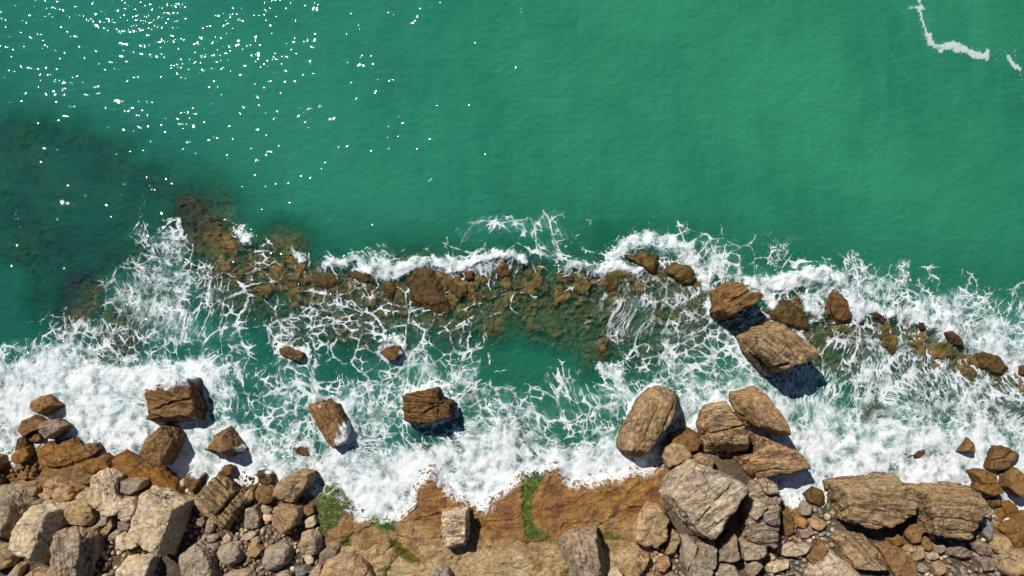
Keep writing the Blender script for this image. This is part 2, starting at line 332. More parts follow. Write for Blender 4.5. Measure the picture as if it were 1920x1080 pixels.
def build_water():
    step = 0.075
    xs = axis(-42, 42, step, 160); lo = []; p = -24; s = .15
    while p > -60: s *= 1.4; p -= s; lo.append(p)
    hi = []; p = 24; s = .16
    while p < 160: s *= 1.3; p += s; hi.append(p)
    ys = np.array(lo[::-1] + list(np.arange(-24, 7, step)) + list(np.arange(7, 24, .16)) + hi)
    X, Y, f = grid(xs, ys)
    tz, sd, sea = terrain_z(X, Y)
    u = X / S + 960; v = 540 - Y / S
    wu = u + 22 * fbm(u / 60, v / 60, seed=101, o=4) + 7 * fbm(u / 14, v / 14, seed=102, o=3)
    wv = v + 22 * fbm(u / 60, v / 60, seed=103, o=4) + 7 * fbm(u / 14, v / 14, seed=104, o=3)
    M = np.array([[int(c) for c in r] for r in FOAM], float) / 9.0
    M = np.vstack([np.zeros(48), np.zeros(48), M, np.ones((3, 48))]); M = np.hstack([M[:, :1], M, M[:, -1:]])
    gx = np.clip((wu - 20) / 40 + 1, 0, M.shape[1] - 1.001); gy = np.clip((wv - 420) / 40 + 2, 0, M.shape[0] - 1.001)
    ix = gx.astype(int); iy = gy.astype(int); fx = gx - ix; fy = gy - iy; fx = fx * fx * (3 - 2 * fx); fy = fy * fy * (3 - 2 * fy)
    D = (M[iy, ix] * (1 - fx) + M[iy, ix + 1] * fx) * (1 - fy) + (M[iy + 1, ix] * (1 - fx) + M[iy + 1, ix + 1] * fx) * fy
    D = D * (1 - .10 * sstep(380, 460, u) * sstep(860, 800, v)); D = D + .13 * sstep(400, 440, u) * sstep(940, 880, u) * sstep(530, 580, v) * sstep(790, 750, v) + .08 * sstep(1340, 1420, u) * sstep(600, 650, v); D = D + 0.10 * fbm(u / 24, v / 24, seed=111) * sstep(0, .3, D)
    su = u + 11 * fbm(u / 18, v / 18, seed=121, o=5, rough=.7); sv = v + 11 * fbm(u / 18, v / 18, seed=122, o=5, rough=.7)
    crest = np.zeros(X.shape)
    for pl, w in CRESTS:
        d = polydist(su, sv, pl); crest = np.maximum(crest, sstep(w * 1.9, w * .35, d)); D = np.maximum(D, 0.45 * sstep(w * 3.2, w, d))
    for pl, w, a in WEBS: D = np.maximum(D, a * sstep(w * 1.7, w * .2, polydist(su, sv, pl)))
    # wash lines around rocks standing in the water
    for o in SURF:
        d = polydist(su, sv, o, True); D = np.maximum(D, 0.93 * sstep(14, 3, d) * sstep(560, 640, v))
    D = np.maximum(D, crest)
    sh = sstep(-2.4, -0.3, sd) * sstep(780, 840, v); D = np.maximum(D, 0.97 * sh)
    dr = np.zeros(X.shape)
    for pl, w in DRIFT: dr = np.maximum(dr, sstep(w * 1.6, w * .5, polydist(u + 6 * fbm(u / 9, v / 9, seed=131, rough=.7), v + 6 * fbm(u / 9, v / 9, seed=132, rough=.7), pl)))
    tr = np.zeros(X.shape)
    for pl, w, a in TRAILS: tr = np.maximum(tr, a * sstep(w * 1.6, 0, polydist(wu, wv, pl)))
    # streaky lace where water pours off the reef
    an = np.maximum(sstep(1380, 1500, u) * sstep(590, 640, v - (u - 1450) * .12) * sstep(800, 740, v), sstep(130, 180, u) * sstep(360, 320, u) * sstep(420, 470, v) * sstep(640, 600, v) * .4)
    an = np.maximum(an, sstep(1060, 1100, u) * sstep(1330, 1290, u) * sstep(500, 530, v) * sstep(660, 600, v) * .6)
    # surface relief: swell, broken foam, crests
    sw = 0.10 * np.sin((X * .35 + Y) * .9 + 1.5 * fbm(X / 9, Y / 9, seed=141)) * .6 + 0.06 * fbm(X / 2.5, Y / 2.5, seed=142)
    Z = sw * sstep(-0.5, -3, sd) * .5 + 0.035 * fbm(X * 1.3, Y * 1.3, seed=143) * sstep(0, .5, D) + 0.16 * crest * (1 + .8 * fbm(X * 1.5, Y * 1.5, seed=144)) * sstep(430, 470, v) * sstep(705, 640, v)
    Z = Z + 0.13 * sstep(.75, 1, D) * (0.6 + fbm(X * 1.1, Y * 1.1, seed=145, o=4)) + 0.05 * dr
    shallow = sstep(-0.9, -0.1, tz) * sstep(.6, .3, D); Z = Z * (1 - .6 * shallow)
    me = mesh_np('sea', np.stack([X, Y, Z], -1).reshape(-1, 3), f)
    add_attr(me, 'dens', D.ravel()); add_attr(me, 'depth', np.clip(Z - tz, 0, 8).ravel()); add_attr(me, 'aniso', an.ravel()); add_attr(me, 'drift', dr.ravel()); add_attr(me, 'trail', tr.ravel())
    # slow drift of the lace pattern
    fxx = X + 1.3 * fbm(X / 5.0, Y / 5.0, seed=151, o=2) + .10 * fbm(X / .9, Y / .9, seed=153, o=3); fyy = Y + 1.3 * fbm(X / 5.0, Y / 5.0, seed=152, o=2) + .10 * fbm(X / .9, Y / .9, seed=154, o=3)
    add_attr(me, 'flow', np.stack([fxx, fyy, np.zeros(X.shape)], -1).reshape(-1, 3), 'FLOAT_VECTOR')
    link('sea', me, water_material(), kind='structure')

def water_material():
    T = NT('sea_water'); P = T.n('NewGeometry').outputs['Position']; F = T.attr('flow', 'Vector')
    D = T.attr('dens'); dep = T.attr('depth'); an = T.attr('aniso'); dr = T.attr('drift'); tr = T.attr('trail')
    wn_ = T.noise(P, .9, 3, .5, out=1); wv = T.vmul(T.vadd(wn_, (-.5, -.5, -.5)), (.42, .42, 0))
    wn2 = T.noise(P, 4.5, 2, .5, out=1); wv2 = T.vmul(T.vadd(wn2, (-.5, -.5, -.5)), (.09, .09, 0))
    q = T.vadd(T.vadd(F, wv), wv2)
    qs = T.vmul(q, (1.0, .5, 1))
    def web(v_, sc_, jn=.40):                      # cell walls that thicken where they meet
        e = T.vor(v_, sc_); f1 = T.vor(v_, sc_, feature='F1')
        return T.math('MULTIPLY', T.math('SUBTRACT', e, T.math('MULTIPLY', T.math('MAXIMUM', T.math('SUBTRACT', f1, .42), 0.0), jn)), 1 / sc_)
    big = web(q, .66, .12); small = web(q, 1.5, .3); tiny = web(q, 3.0); st = web(qs, 1.35, .2); st2 = web(qs, 2.6)
    def ridge(v_, sc_, det, ds): return T.math('ABSOLUTE', T.math('SUBTRACT', T.noise(v_, sc_, det, .62, dist=ds), .5))
    qm = T.vmul(q, T.n('CombineXYZ', i_0=1.0, i_1=T.ramp(an, 0, 1, 1, .6, False), i_2=1.0))
    r1 = ridge(qm, .6, 4, .2); r2 = ridge(qm, 1.6, 3, .2)
    patch = T.math('ADD', T.math('MULTIPLY', T.noise(q, .9, 5, .6), .5), T.math('MULTIPLY', T.noise(P, .33, 3, .55), .5)); tn = T.noise(q, 1.7, 6, .75); thick = T.ramp(tn, .34, .68, .10, 2.1)
    De = T.math('ADD', D, T.ramp(patch, .36, .64, -.34, .20, False))
    De = T.math('MULTIPLY', De, T.ramp(D, 0.0, .12))
    def line(d, lo_, wmax, sharp=.25):
        w = T.math('MULTIPLY', T.ramp(De, lo_, 1.0, 0, wmax, False), thick)
        return T.math('MULTIPLY', T.ramp(T.math('DIVIDE', d, T.math('ADD', w, .0001)), sharp, 1.2, 1, 0), T.ramp(w, .002, .02))
    iso = T.math('MAXIMUM', T.math('MAXIMUM', line(big, .12, .11), line(small, .30, .10)), T.math('MULTIPLY', line(tiny, .55, .075), .8))
    sta = T.math('MAXIMUM', line(st, .14, .11), line(st2, .38, .075))
    cel = T.math('ADD', T.math('MULTIPLY', iso, T.math('SUBTRACT', 1, an)), T.math('MULTIPLY', sta, an))
    rid = T.math('MULTIPLY', T.math('MAXIMUM', line(r1, .20, .024), line(r2, .50, .026)), .9)
    lace = T.math('MAXIMUM', cel, rid)
    lace = T.math('MULTIPLY', lace, T.ramp(T.noise(q, .9, 6, .72), .38, .57, .06, 1))
    lace = T.math('MULTIPLY', lace, T.ramp(T.math('ADD', T.noise(P, 7, 4, .7), T.ramp(De, .08, .50, -.15, .12, False)), .35, .52, .08, 1))
    pq = T.vadd(P, wv); fb = T.math('ADD', T.math('MULTIPLY', T.noise(T.vmul(pq, (1, .72, 1)), 1.3, 8, .64), .62), T.math('MULTIPLY', T.noise(P, .42, 3, .5), .38)); fb2 = T.noise(pq, 8, 6, .7)
    thr = T.ramp(D, .52, 1.0, .66, .425, False)
    solid = T.math('MULTIPLY', T.ramp(T.math('SUBTRACT', fb, thr), -.07, .13), T.ramp(D, .02, .2))
    foam = T.math('MAXIMUM', lace, solid)
    spk = T.ramp(T.math('SUBTRACT', T.noise(P, 5.5, 6, .8), T.ramp(T.math('ADD', tr, T.math('MULTIPLY', T.ramp(D, .05, .3), .26)), 0, .5, .74, .50, False)), 0, .03)
    spk = T.math('MULTIPLY', spk, T.ramp(T.math('ADD', tr, D), .02, .12))
    foam = T.math('MAXIMUM', foam, spk)
    drf = T.math('MULTIPLY', T.ramp(T.math('ADD', dr, T.math('MULTIPLY', T.math('SUBTRACT', T.noise(P, 2.6, 8, .75), .5), 2.8)), .40, .85), .66)
    drf = T.math('MULTIPLY', drf, T.ramp(dr, .0, .25))
    foam = T.math('MAXIMUM', foam, drf)
    # murky body: broad sediment streaks and swell bands
    s1 = T.noise(T.vmul(P, (.30, .055, 1)), 1.0, 5, .6, dist=.4); s2 = T.noise(P, .05, 4, .6); s3 = T.noise(T.vmul(P, (1.6, .16, 1)), 1.0, 4, .6)
    body = T.mix(T.ramp(s2, .36, .64), (.018, .172, .093), (.030, .232, .114))
    body = T.mix(T.math('MULTIPLY', T.ramp(s1, .42, .68), .5), body, (.034, .25, .135))
    body = T.mix(T.math('MULTIPLY', T.ramp(s3, .5, .75), .32), body, (.038, .26, .155))
    sep = T.n('SeparateXYZ', i_0=P)
    left = T.ramp(sep.outputs[0], -38, 20, 1, 0)
    body = T.mix(T.math('MULTIPLY', left, .7), body, (.018, .150, .128))
    near = T.ramp(sep.outputs[1], 10, -1)
    body = T.mix(T.math('MULTIPLY', near, .55), body, (.010, .115, .076))
    milk = T.math('MULTIPLY', T.ramp(D, .30, .90), T.ramp(T.math('ADD', T.math('MULTIPLY', patch, .5), T.math('MULTIPLY', fb, .5)), .40, .58, .05, 1))
    body = T.mix(T.math('MULTIPLY', milk, .70), body, (.22, .52, .48))
    op = T.math('SUBTRACT', 1, T.math('POWER', 2.718, T.math('MULTIPLY', dep, -.72)))
    op = T.math('MAXIMUM', op, T.math('MULTIPLY', milk, .6))
    tint = T.mix(T.ramp(dep, 0, 1.5, 0, 1, False), (.96, .99, .97), (.35, .80, .68))
    b0 = T.noise(T.vmul(P, (1, 1.2, 1)), .55, 3, .5); b1 = T.noise(T.vmul(P, (.8, 1.2, 1)), 2.2, 0, .5); b2 = T.noise(T.vmul(P, (.8, 1.2, 1)), 4.2, 0, .5)
    pm = T.ramp(T.noise(T.vmul(P, (.8, 1.3, 1)), .30, 4, .65), .38, .62, .35, 1.35)
    hgt = T.math('ADD', T.math('MULTIPLY', b0, .55), T.math('MULTIPLY', pm, T.math('ADD', T.math('MULTIPLY', b1, .40), T.math('MULTIPLY', b2, .10))))
    bw = T.n('Bump', i_Strength=1.0, i_Distance=WAVE, i_Height=hgt)
    fh = T.math('ADD', T.math('MULTIPLY', foam, .25), T.math('ADD', fb, T.math('MULTIPLY', fb2, .35)))
    bf = T.n('Bump', i_Strength=.6, i_Distance=.20, i_Height=fh)
    bs = T.n('Bump', i_Strength=1.0, i_Distance=.16, i_Height=T.math('ADD', b0, T.math('MULTIPLY', b1, .25)))
    dif = T.n('BsdfDiffuse', i_Color=body, i_Normal=bs.outputs[0])
    bodysh = T.n('MixShader', i_0=op, i_1=T.n('BsdfTransparent', i_Color=tint), i_2=dif)
    gl = T.n('BsdfGlossy', distribution='BECKMANN', i_Roughness=.055, i_Normal=bw.outputs[0])
    fr = T.n('Fresnel', i_IOR=1.33, i_Normal=bw.outputs[0])
    wat = T.n('MixShader', i_0=fr, i_1=bodysh, i_2=gl)
    fcol = T.mix(T.ramp(T.math('ADD', T.math('MULTIPLY', fb, .5), T.math('MULTIPLY', fb2, .5))  , .36, .50), (.50, .66, .66), (.80, .815, .81))
    fo = T.n('BsdfDiffuse', i_Color=fcol, i_Normal=bf.outputs[0])
    return T.out(T.n('MixShader', i_0=T.math('MULTIPLY', foam, .93), i_1=wat, i_2=fo))
WAVE = .195

# ------------------------------------------------------------------ rock
def rock_material():
    T = NT('rock'); oi = T.n('ObjectInfo'); P = T.n('NewGeometry').outputs['Position']; sc = T.attr('sc', 'Vector'); base = oi.outputs['Color']; wash = T.attr('wash')
    n = T.noise(P, .55, 6, .6); n2 = T.noise(P, 3.0, 8, .68); n3 = T.noise(P, 14, 5, .7)
    lamn = T.noise(T.vmul(sc, (.22, .22, 2.6)), 1.0, 5, .7); band = T.noise(T.vmul(sc, (.15, .15, 2.2)), 1.0, 3, .6)
    lam = T.ramp(T.math('ABSOLUTE', T.math('SUBTRACT', lamn, .5)), .0, .022)
    c = T.mix(1.0, base, T.mix(T.ramp(n2, .28, .72), (.46, .43, .40), (1.50, 1.47, 1.42)), 'MULTIPLY')
    c = T.mix(T.ramp(n, .48, .66, 0, .55), c, T.mix(1.0, base, (1.16, 1.0, .80), 'MULTIPLY'))
    c = T.mix(T.ramp(n, .50, .34, 0, .5), c, T.mix(1.0, base, (.80, .84, .92), 'MULTIPLY'))
    c = T.mix(T.math('MULTIPLY', T.math('SUBTRACT', 1, lam), T.math('MULTIPLY', T.attr('stf'), T.ramp(n2, .35, .6, .9, .25))), c, T.mix(1.0, c, (.38, .32, .27), 'MULTIPLY'))
    c = T.mix(T.math('MULTIPLY', T.ramp(band, .40, .55, .55, 0), T.attr('stf')), c, T.mix(1.0, c, (.68, .60, .52), 'MULTIPLY'))
    c = T.mix(T.ramp(n3, .34, .46, .45, 0), c, T.mix(1.0, c, (.35, .32, .3), 'MULTIPLY'))
    c = T.mix(T.ramp(T.noise(P, 1.3, 7, .75), .62, .70, 0, .45), c, (.56, .53, .47))
    sep = T.n('SeparateXYZ', i_0=P)
    wet = T.ramp(T.math('ADD', sep.outputs[2], T.math('MULTIPLY', T.math('SUBTRACT', n2, .5), .9)), .15, .95, 1, 0)
    seaside = T.ramp(sep.outputs[1], -17.5, -15.0)
    wet = T.math('MULTIPLY', wet, seaside)
    c = T.mix(wet, c, T.mix(1.0, c, (.52, .45, .34), 'MULTIPLY'))
    w2 = T.ramp(T.math('ADD', wash, T.math('MULTIPLY', T.math('SUBTRACT', T.noise(P, 3.6, 8, .8), .5), 2.4)), .42, .78)
    c = T.mix(T.math('MULTIPLY', w2, .9), c, (.80, .84, .83))
    cw = T.vadd(P, T.vmul(T.noise(P, 1.6, 3, .6, out=1), (.5, .5, .5)))
    ck = T.math('MAXIMUM', T.ramp(T.vor(T.vmul(cw, (1, 1.5, 1)), .42, dim='3D'), 0, .025), T.ramp(n, .42, .56))
    c = T.mix(T.math('MULTIPLY', T.math('SUBTRACT', 1, ck), .55), c, T.mix(1.0, c, (.25, .2, .16), 'MULTIPLY'))
    hgt = T.math('ADD', T.math('MULTIPLY', T.math('ADD', n2, T.math('MULTIPLY', ck, .55)), 1.0), T.math('ADD', T.math('MULTIPLY', n3, .28), T.math('MULTIPLY', T.math('MULTIPLY', lam, T.attr('stf')), .5)))
    b = T.n('Bump', i_Strength=1.0, i_Distance=.17, i_Height=hgt)
    p = T.n('BsdfPrincipled', i_Base_Color=c, i_Roughness=T.ramp(wet, 0, 1, .9, .55), i_Normal=b.outputs[0]); p.inputs['Specular IOR Level'].default_value = .3
    return T.out(p)

ICO = {}
def ico(n):
    if n not in ICO:
        bm = bmesh.new(); bmesh.ops.create_icosphere(bm, subdivisions=n, radius=1)
        ICO[n] = (np.array([v.co[:] for v in bm.verts]), np.array([[v.index for v in f.verts] for f in bm.faces])); bm.free()
    return ICO[n]

def hull2(p):
    p = sorted(set(map(tuple, p)))
    def half(q):
        o = []
        for a in q:
            while len(o) > 1 and (o[-1][0] - o[-2][0]) * (a[1] - o[-2][1]) - (o[-1][1] - o[-2][1]) * (a[0] - o[-2][0]) <= 0: o.pop()
            o.append(a)
        return o[:-1]
    return half(p) + half(p[::-1])

def rock_mesh(out_px, zb, zt, shift=(0, 0), shrink=.8, seed=1, sub=5, rough=1.0, strata=None, tilt=(0, 0), round_=70, waist=.35, chips=3, ledge=1.0, wash=None, cracks=()):
    rng = random.Random(seed)
    zw = zb + waist * (zt - zb)
    x, y = px2w([p[0] for p in out_px], [p[1] for p in out_px], zw)
    P = np.stack([x, y], 1); c = (P.max(0) + P.min(0)) / 2; P = P - c
    shw = np.array([shift[0] * S, -shift[1] * S])
    hu = np.array(hull2(P)); size = P.max(0) - P.min(0); R = float(size.mean())
    top = hu * shrink + shw
    cz = (zb + zt) / 2; cen = np.array([shw[0] * .25, shw[1] * .25])
    N = []; O = []
    def plane(n, pt):
        n = np.array(n, float); n /= np.linalg.norm(n); N.append(n); O.append(max(float(n @ (np.array(pt) - np.array([cen[0], cen[1], cz]))), .04 * R))
    for i in range(len(hu)):
        a = hu[i]; b = hu[(i + 1) % len(hu)]; t = b - a; L = np.hypot(*t)
        if L < 1e-4: continue
        n2 = np.array([t[1], -t[0]]) / L; ho = n2 @ a; ht = float((top @ n2).max())
        plane((n2[0] * (zt - zw), n2[1] * (zt - zw), ho - ht), (a[0], a[1], zw))
        ph = math.radians(6); plane((n2[0] * math.cos(ph), n2[1] * math.cos(ph), -math.sin(ph)), (a[0], a[1], zw))
    tc = top.mean(0)
    plane((tilt[0], -tilt[1], 1), (tc[0], tc[1], zt)); plane((0, 0, -1), (0, 0, zb))
    for k in range(chips):
        a = rng.uniform(0, 6.283); e = math.radians(rng.uniform(38, 72)); n = np.array([math.cos(a) * math.cos(e), math.sin(a) * math.cos(e), math.sin(e)])
        tp = np.array([[q[0], q[1], zt] for q in top]); sup = float(((tp - np.array([cen[0], cen[1], cz])) @ n).max()); N.append(n); O.append(max(sup * rng.uniform(.90, .975), .05 * R))
    N = np.array(N); O = np.array(O)
    d, f = ico(sub); hx, hy = size[0] / 2, size[1] / 2; hz = (zt - zb) / 2
    D = d * np.array([hx, hy, hz]); nd = D @ N.T
    so = seed * 17.31
    base_r = 1 / np.maximum((nd / O).max(1), 1e-6); Q = D * base_r[:, None]
    on = np.empty_like(nd)
    for i in range(len(O)):
        on[:, i] = O[i] + rough * .018 * R * fbm(Q[:, 0] * 1.1 + so, Q[:, 1] * 1.1 + i * 5.1, Q[:, 2] * 1.1, o=3, seed=seed % 97)
    q = np.clip(nd / np.maximum(on, .02 * R), 0, None); m = q.max(1); r = 1 / (m * ((q / m[:, None]) ** round_).sum(1) ** (1 / round_))
    V = D * r[:, None]; V[:, :2] *= 1.015 * 3 ** (1 / round_)
    # follow the real outline where it is notched
    def radial(poly, th):
        o_ = np.zeros(len(th)); cd = np.cos(th); sn = np.sin(th); k = len(poly); best = np.zeros(len(th))
        for i in range(k):
            a = poly[i]; b = poly[(i + 1) % k]; e = b - a; den = cd * e[1] - sn * e[0]; den = np.where(np.abs(den) < 1e-9, 1e-9, den)
            t = (a[0] * e[1] - a[1] * e[0]) / den; s_ = (a[0] * sn - a[1] * cd) / den
            best = np.maximum(best, np.where((s_ >= -1e-6) & (s_ <= 1 + 1e-6) & (t > 0), t, 0))
        return best
    th = np.linspace(-math.pi, math.pi, 361); Pc = P - cen; hc = hu - cen
    ra = radial(Pc, th) / np.maximum(radial(hc, th), 1e-6); ra = np.where(ra < .3, 1, ra); ra[-1] = ra[0]
    k_ = np.interp(np.arctan2(V[:, 1], V[:, 0]), th, ra); V[:, :2] *= k_[:, None]
    Dh = V / (np.linalg.norm(V, axis=1)[:, None] + 1e-9); W = V + so
    amp = rough * R
    rg = 1 - np.abs(fbm(W[:, 0] * .9, W[:, 1] * .9, W[:, 2] * .9, o=5, seed=3, rough=.55))
    disp = amp * (.010 * fbm(W[:, 0] * .55, W[:, 1] * .55, W[:, 2] * .55, o=3, seed=7)) + min(amp, 2.2) * (.018 * fbm(W[:, 0] * 2.2, W[:, 1] * 2.2, W[:, 2] * 2.2, o=4, seed=9, rough=.6)) - min(amp, 2.5) * .032 * sstep(.92, 1.0, rg)
    bl = fbm(W[:, 0] * .8 + 9, W[:, 1] * .8, W[:, 2] * .8, o=4, seed=29, rough=.5) * 7
    fl = np.floor(bl); stair = fl + sstep(.78, 1, bl - fl)
    bl2 = fbm(W[:, 0] * 2.1, W[:, 1] * 2.1 + 4, W[:, 2] * 2.1, o=3, seed=37) * 6; fl2 = np.floor(bl2); stair2 = fl2 + sstep(.75, 1, bl2 - fl2)
    disp = disp + ledge * (min(amp, 3.2) * .011 * stair + min(amp, 2.0) * .010 * stair2)
    stf = 0.0; sv = np.array([0, 0, 1.0])
    if strata:
        ang, k, fq = strata[:3]; ti = math.radians(strata[3] if len(strata) > 3 else 30)
        a = math.radians(ang); sv = np.array([-math.sin(a) * math.cos(ti), -math.cos(a) * math.cos(ti), math.sin(ti)])
        w = (V @ sv) * fq + .22 * fbm(W[:, 0] * .6, W[:, 1] * .6, W[:, 2] * .6, o=3, seed=13) + so
        g1 = vnoise(w, w * 0 + .5, w * 0 + seed, seed=17); gr = sstep(.12, 0, np.abs(w * .9 - np.round(w * .9)) * (0.6 + vnoise(W[:, 0] * .8, W[:, 1] * .8, W[:, 2] * .8, seed=23)))
        disp = disp + k * min(R, 4) * (.040 * (np.floor(g1 * 5) / 5 - .5) - .050 * gr * vnoise(W[:, 0] * 1.2, W[:, 1] * 1.2, W[:, 2] * 1.2, seed=19) * 1.6)
        stf = min(1.0, k)
    V = V + Dh * disp[:, None]
    V[:, 0] += cen[0]; V[:, 1] += cen[1]
    if len(cracks):
        kk = S * (H - zt) / H; U = (V[:, 0] + c[0]) / kk + 960; Vv = 540 - (V[:, 1] + c[1]) / kk
        U = U + 2.5 * fbm(U / 9, Vv / 9, o=3, seed=91); Vv = Vv + 2.5 * fbm(U / 9, Vv / 9, o=3, seed=92)
        for pl, wd, dp in cracks:
            g = sstep(wd, wd * .25, polydist(U, Vv, pl)) * sstep(-.2, .3, Dh[:, 2]); V[:, 2] -= g * dp
    me = mesh_np('rock', V, f, smooth=sub < 5)
    add_attr(me, 'stf', np.full(len(V), stf))
    # coordinates in the bedding frame
    e1 = np.cross(sv, [0.31, .2, .9]); e1 /= np.linalg.norm(e1); e2 = np.cross(sv, e1)
    add_attr(me, 'sc', np.stack([V @ e1 + so, V @ e2, V @ sv], 1), 'FLOAT_VECTOR')
    wa = np.zeros(len(V))
    if wash:
        kk = S; U = (V[:, 0] + c[0]) / kk + 960; Vv = 540 - (V[:, 1] + c[1]) / kk
        for (wx, wy, wr, ws) in wash: wa = np.maximum(wa, ws * sstep(wr * 1.5, wr * .4, np.hypot(U - wx, Vv - wy)))
    add_attr(me, 'wash', wa)
    return me, (c[0], c[1], cz)

PAL = {'grey': (164, 147, 124), 'pale': (200, 180, 150), 'tan': (170, 143, 106), 'brown': (138, 106, 68), 'ochre': (136, 98, 48), 'dark': (104, 78, 46), 'mauve': (150, 130, 112), 'orange': (170, 126, 70), 'olive': (108, 84, 42), 'reef': (118, 98, 54), 'rust': (124, 92, 54), 'warm': (176, 142, 104), 'blue': (136, 138, 134)}
ORI = {'A': (0, 680), 'B': (360, 680), 'C': (720, 680), 'D': (1080, 680), 'E': (1440, 680), 'F': (1240, 400), 'G': (400, 400), 'H': (1440, 400), 'I': (800, 380)}
GR_SHORE = 'boulders heaped along the shore'; GR_SURF = 'rocks standing in the surf'; GR_REEF = 'reef outcrops in the breaking waves'
# frame, outline in enlarged-crop pixels, height above ground (m), colour, options, label
L = []
def R_(fr, pts, h, colr, label, **o): L.append((fr, pts, h, colr, label, o))
SF = dict(g=GR_SURF); RF = dict(g=GR_REEF)
# --- left shore
R_('A', [(205,170),(268,152),(345,212),(300,255),(262,275),(232,272),(172,232)], 1.5, 'brown', 'brown wedge shaped rock topping the small pile that juts into the far left foam', g=GR_SURF, shift=(-3,-3), shrink=.5)
R_('A', [(150,275),(195,258),(285,290),(255,325),(205,340),(165,362),(130,330)], 1.1, 'rust', 'rounded wet brown rock just below the topmost wedge of the far left pile', g=GR_SURF)
R_('A', [(280,285),(330,280),(375,315),(340,350),(290,390),(245,360),(245,325)], 1.4, 'mauve', 'reddish flat faced rock leaning on the right side of the far left pile', shift=(-3,-4), tilt=(.3,-.2))
R_('A', [(170,365),(200,350),(235,345),(240,380),(215,398),(175,390)], .7, 'rust', 'small brown rock wedged in the middle of the far left pile')
R_('A', [(120,370),(160,365),(172,400),(150,440),(100,440)], .7, 'dark', 'dark wet rock at the left foot of the far left pile')
R_('A', [(110,440),(165,415),(185,450),(170,485),(120,505),(92,490),(95,455)], .9, 'ochre', 'small orange tan boulder alone on the ochre shelf at far left')
R_('A', [(200,420),(250,395),(330,380),(400,385),(430,420),(450,490),(400,520),(290,540),(215,520),(190,460)], .45, 'ochre', 'broad low ochre slab right of the small orange tan boulder', round_=9, shrink=.7)
R_('A', [(415,425),(450,402),(520,395),(540,430),(510,460),(460,482),(420,450)], .8, 'brown', 'wet brown rock at the foam edge right of the ochre slab')
R_('A', [(400,515),(460,495),(545,455),(575,480),(590,530),(540,530),(500,555),(440,545)], .8, 'ochre', 'dark ochre angular rock between foam edge and big grey split boulder')
R_('A', [(385,545),(440,540),(500,560),(498,600),(450,610),(400,590)], .6, 'brown', 'low brown rock touching the upper left of the grey split boulder')
R_('A', [(-20,465),(25,470),(42,505),(15,545),(-20,545)], .8, 'brown', 'upper of two brown rocks cut by the left picture edge')
R_('A', [(-20,548),(20,550),(50,590),(35,628),(-20,630)], .8, 'dark', 'lower of two brown rocks cut by the left picture edge')
R_('A', [(590,465),(650,435),(760,490),(850,530),(930,600),(985,670),(960,690),(880,655),(800,600),(700,570),(610,545)], 1.0, 'ochre', 'long smooth ochre slab sloping down to the foam behind the pale boulders', shift=(-4,6), strata=(35,.3,1.5))
R_('A', [(80,610),(120,590),(200,590),(235,620),(210,665),(170,680),(120,650),(75,630)], .8, 'tan', 'low grey tan rock above the large two toned left edge boulder')
R_('A', [(240,590),(300,570),(380,600),(430,635),(400,680),(350,700),(290,670),(235,640)], .9, 'warm', 'light tan broken rock above the tall slanted left boulder')
R_('A', [(215,655),(250,640),(300,650),(285,680),(240,685)], .6, 'tan', 'small tan rock in front of the light tan broken one at left')
R_('A', [(-30,640),(60,625),(130,640),(170,690),(175,740),(150,820),(110,880),(50,890),(-30,880)], 2.2, 'grey', 'large boulder at the left edge with pale top and darker right face', shift=(-8,-4), shrink=.62, cracks=[([(30,930),(45,1000)],3,.15)])
R_('A', [(-30,920),(60,915),(110,950),(100,1000),(60,1030),(0,1040),(-30,1030)], 1.0, 'tan', 'tan boulder at the left edge near the bottom corner', round_=10)
R_('A', [(225,698),(372,712),(310,960),(290,1022),(98,955),(150,810)], 2.6, 'pale', 'tall slanted pale boulder with dark right and lower faces, second from the left edge', shift=(-9,-8), shrink=.68, cracks=[([(70,980),(110,1000)],2,.1)], round_=110, chips=1)
R_('A', [(180,690),(215,683),(245,695),(220,720),(190,740)], .7, 'mauve', 'small purplish rock pinched above the tall slanted pale boulder')
R_('A', [(380,700),(420,680),(500,680),(520,730),(530,770),(500,820),(400,820),(360,790),(360,740)], 1.5, 'tan', 'squat tan boulder between slanted pale boulder and grey split boulder', shift=(-2,-5))
R_('A', [(410,665),(440,632),(500,630),(505,680),(450,690)], 1.2, 'grey', 'small grey rock on top of the squat tan boulder')
R_('A', [(505,545),(550,533),(640,560),(655,640),(700,680),(690,730),(640,765),(570,765),(535,730),(505,710)], 2.1, 'pale', 'large split boulder with white speckled face below the ochre slab', shift=(-2,-3), strata=(80,.5,1.2))
R_('A', [(640,572),(770,578),(765,615),(700,650),(650,640)], 1.9, 'grey', 'flat grey rock attached at the upper right of the large split boulder')
R_('A', [(660,660),(720,660),(740,700),(720,760),(690,780),(645,765)], 2.0, 'pale', 'pale grey knob between the split boulder and the great pale boulder', strata=(-20,.5,2))
R_('A', [(775,620),(980,700),(925,850),(885,975),(703,860)], 2.8, 'pale', 'great smooth pale boulder with chipped left notch, brightest of the left shore', shift=(-7,-5), shrink=.82, tilt=(-.1,-.05), round_=110, chips=1)
R_('A', [(335,828),(505,822),(530,855),(470,1095),(300,1095)], 2.2, 'grey', 'blocky grey boulder with a raised left rib standing at the bottom edge', shift=(-6,-6), shrink=.72, strata=(90,.7,.9), cracks=[([(152,990),(150,1060)],3,.25)], round_=110, chips=1)
R_('A', [(620,780),(700,775),(690,830),(660,840),(625,815)], 1.0, 'mauve', 'small dark grey rock under the pale grey knob')
R_('A', [(535,745),(580,760),(575,810),(510,815)], 1.0, 'grey', 'small triangular grey rock left of the dark grey one under the split boulder')
R_('A', [(590,770),(600,810),(570,860),(545,870),(545,830)], .8, 'tan', 'narrow upright tan stone below the split boulder')
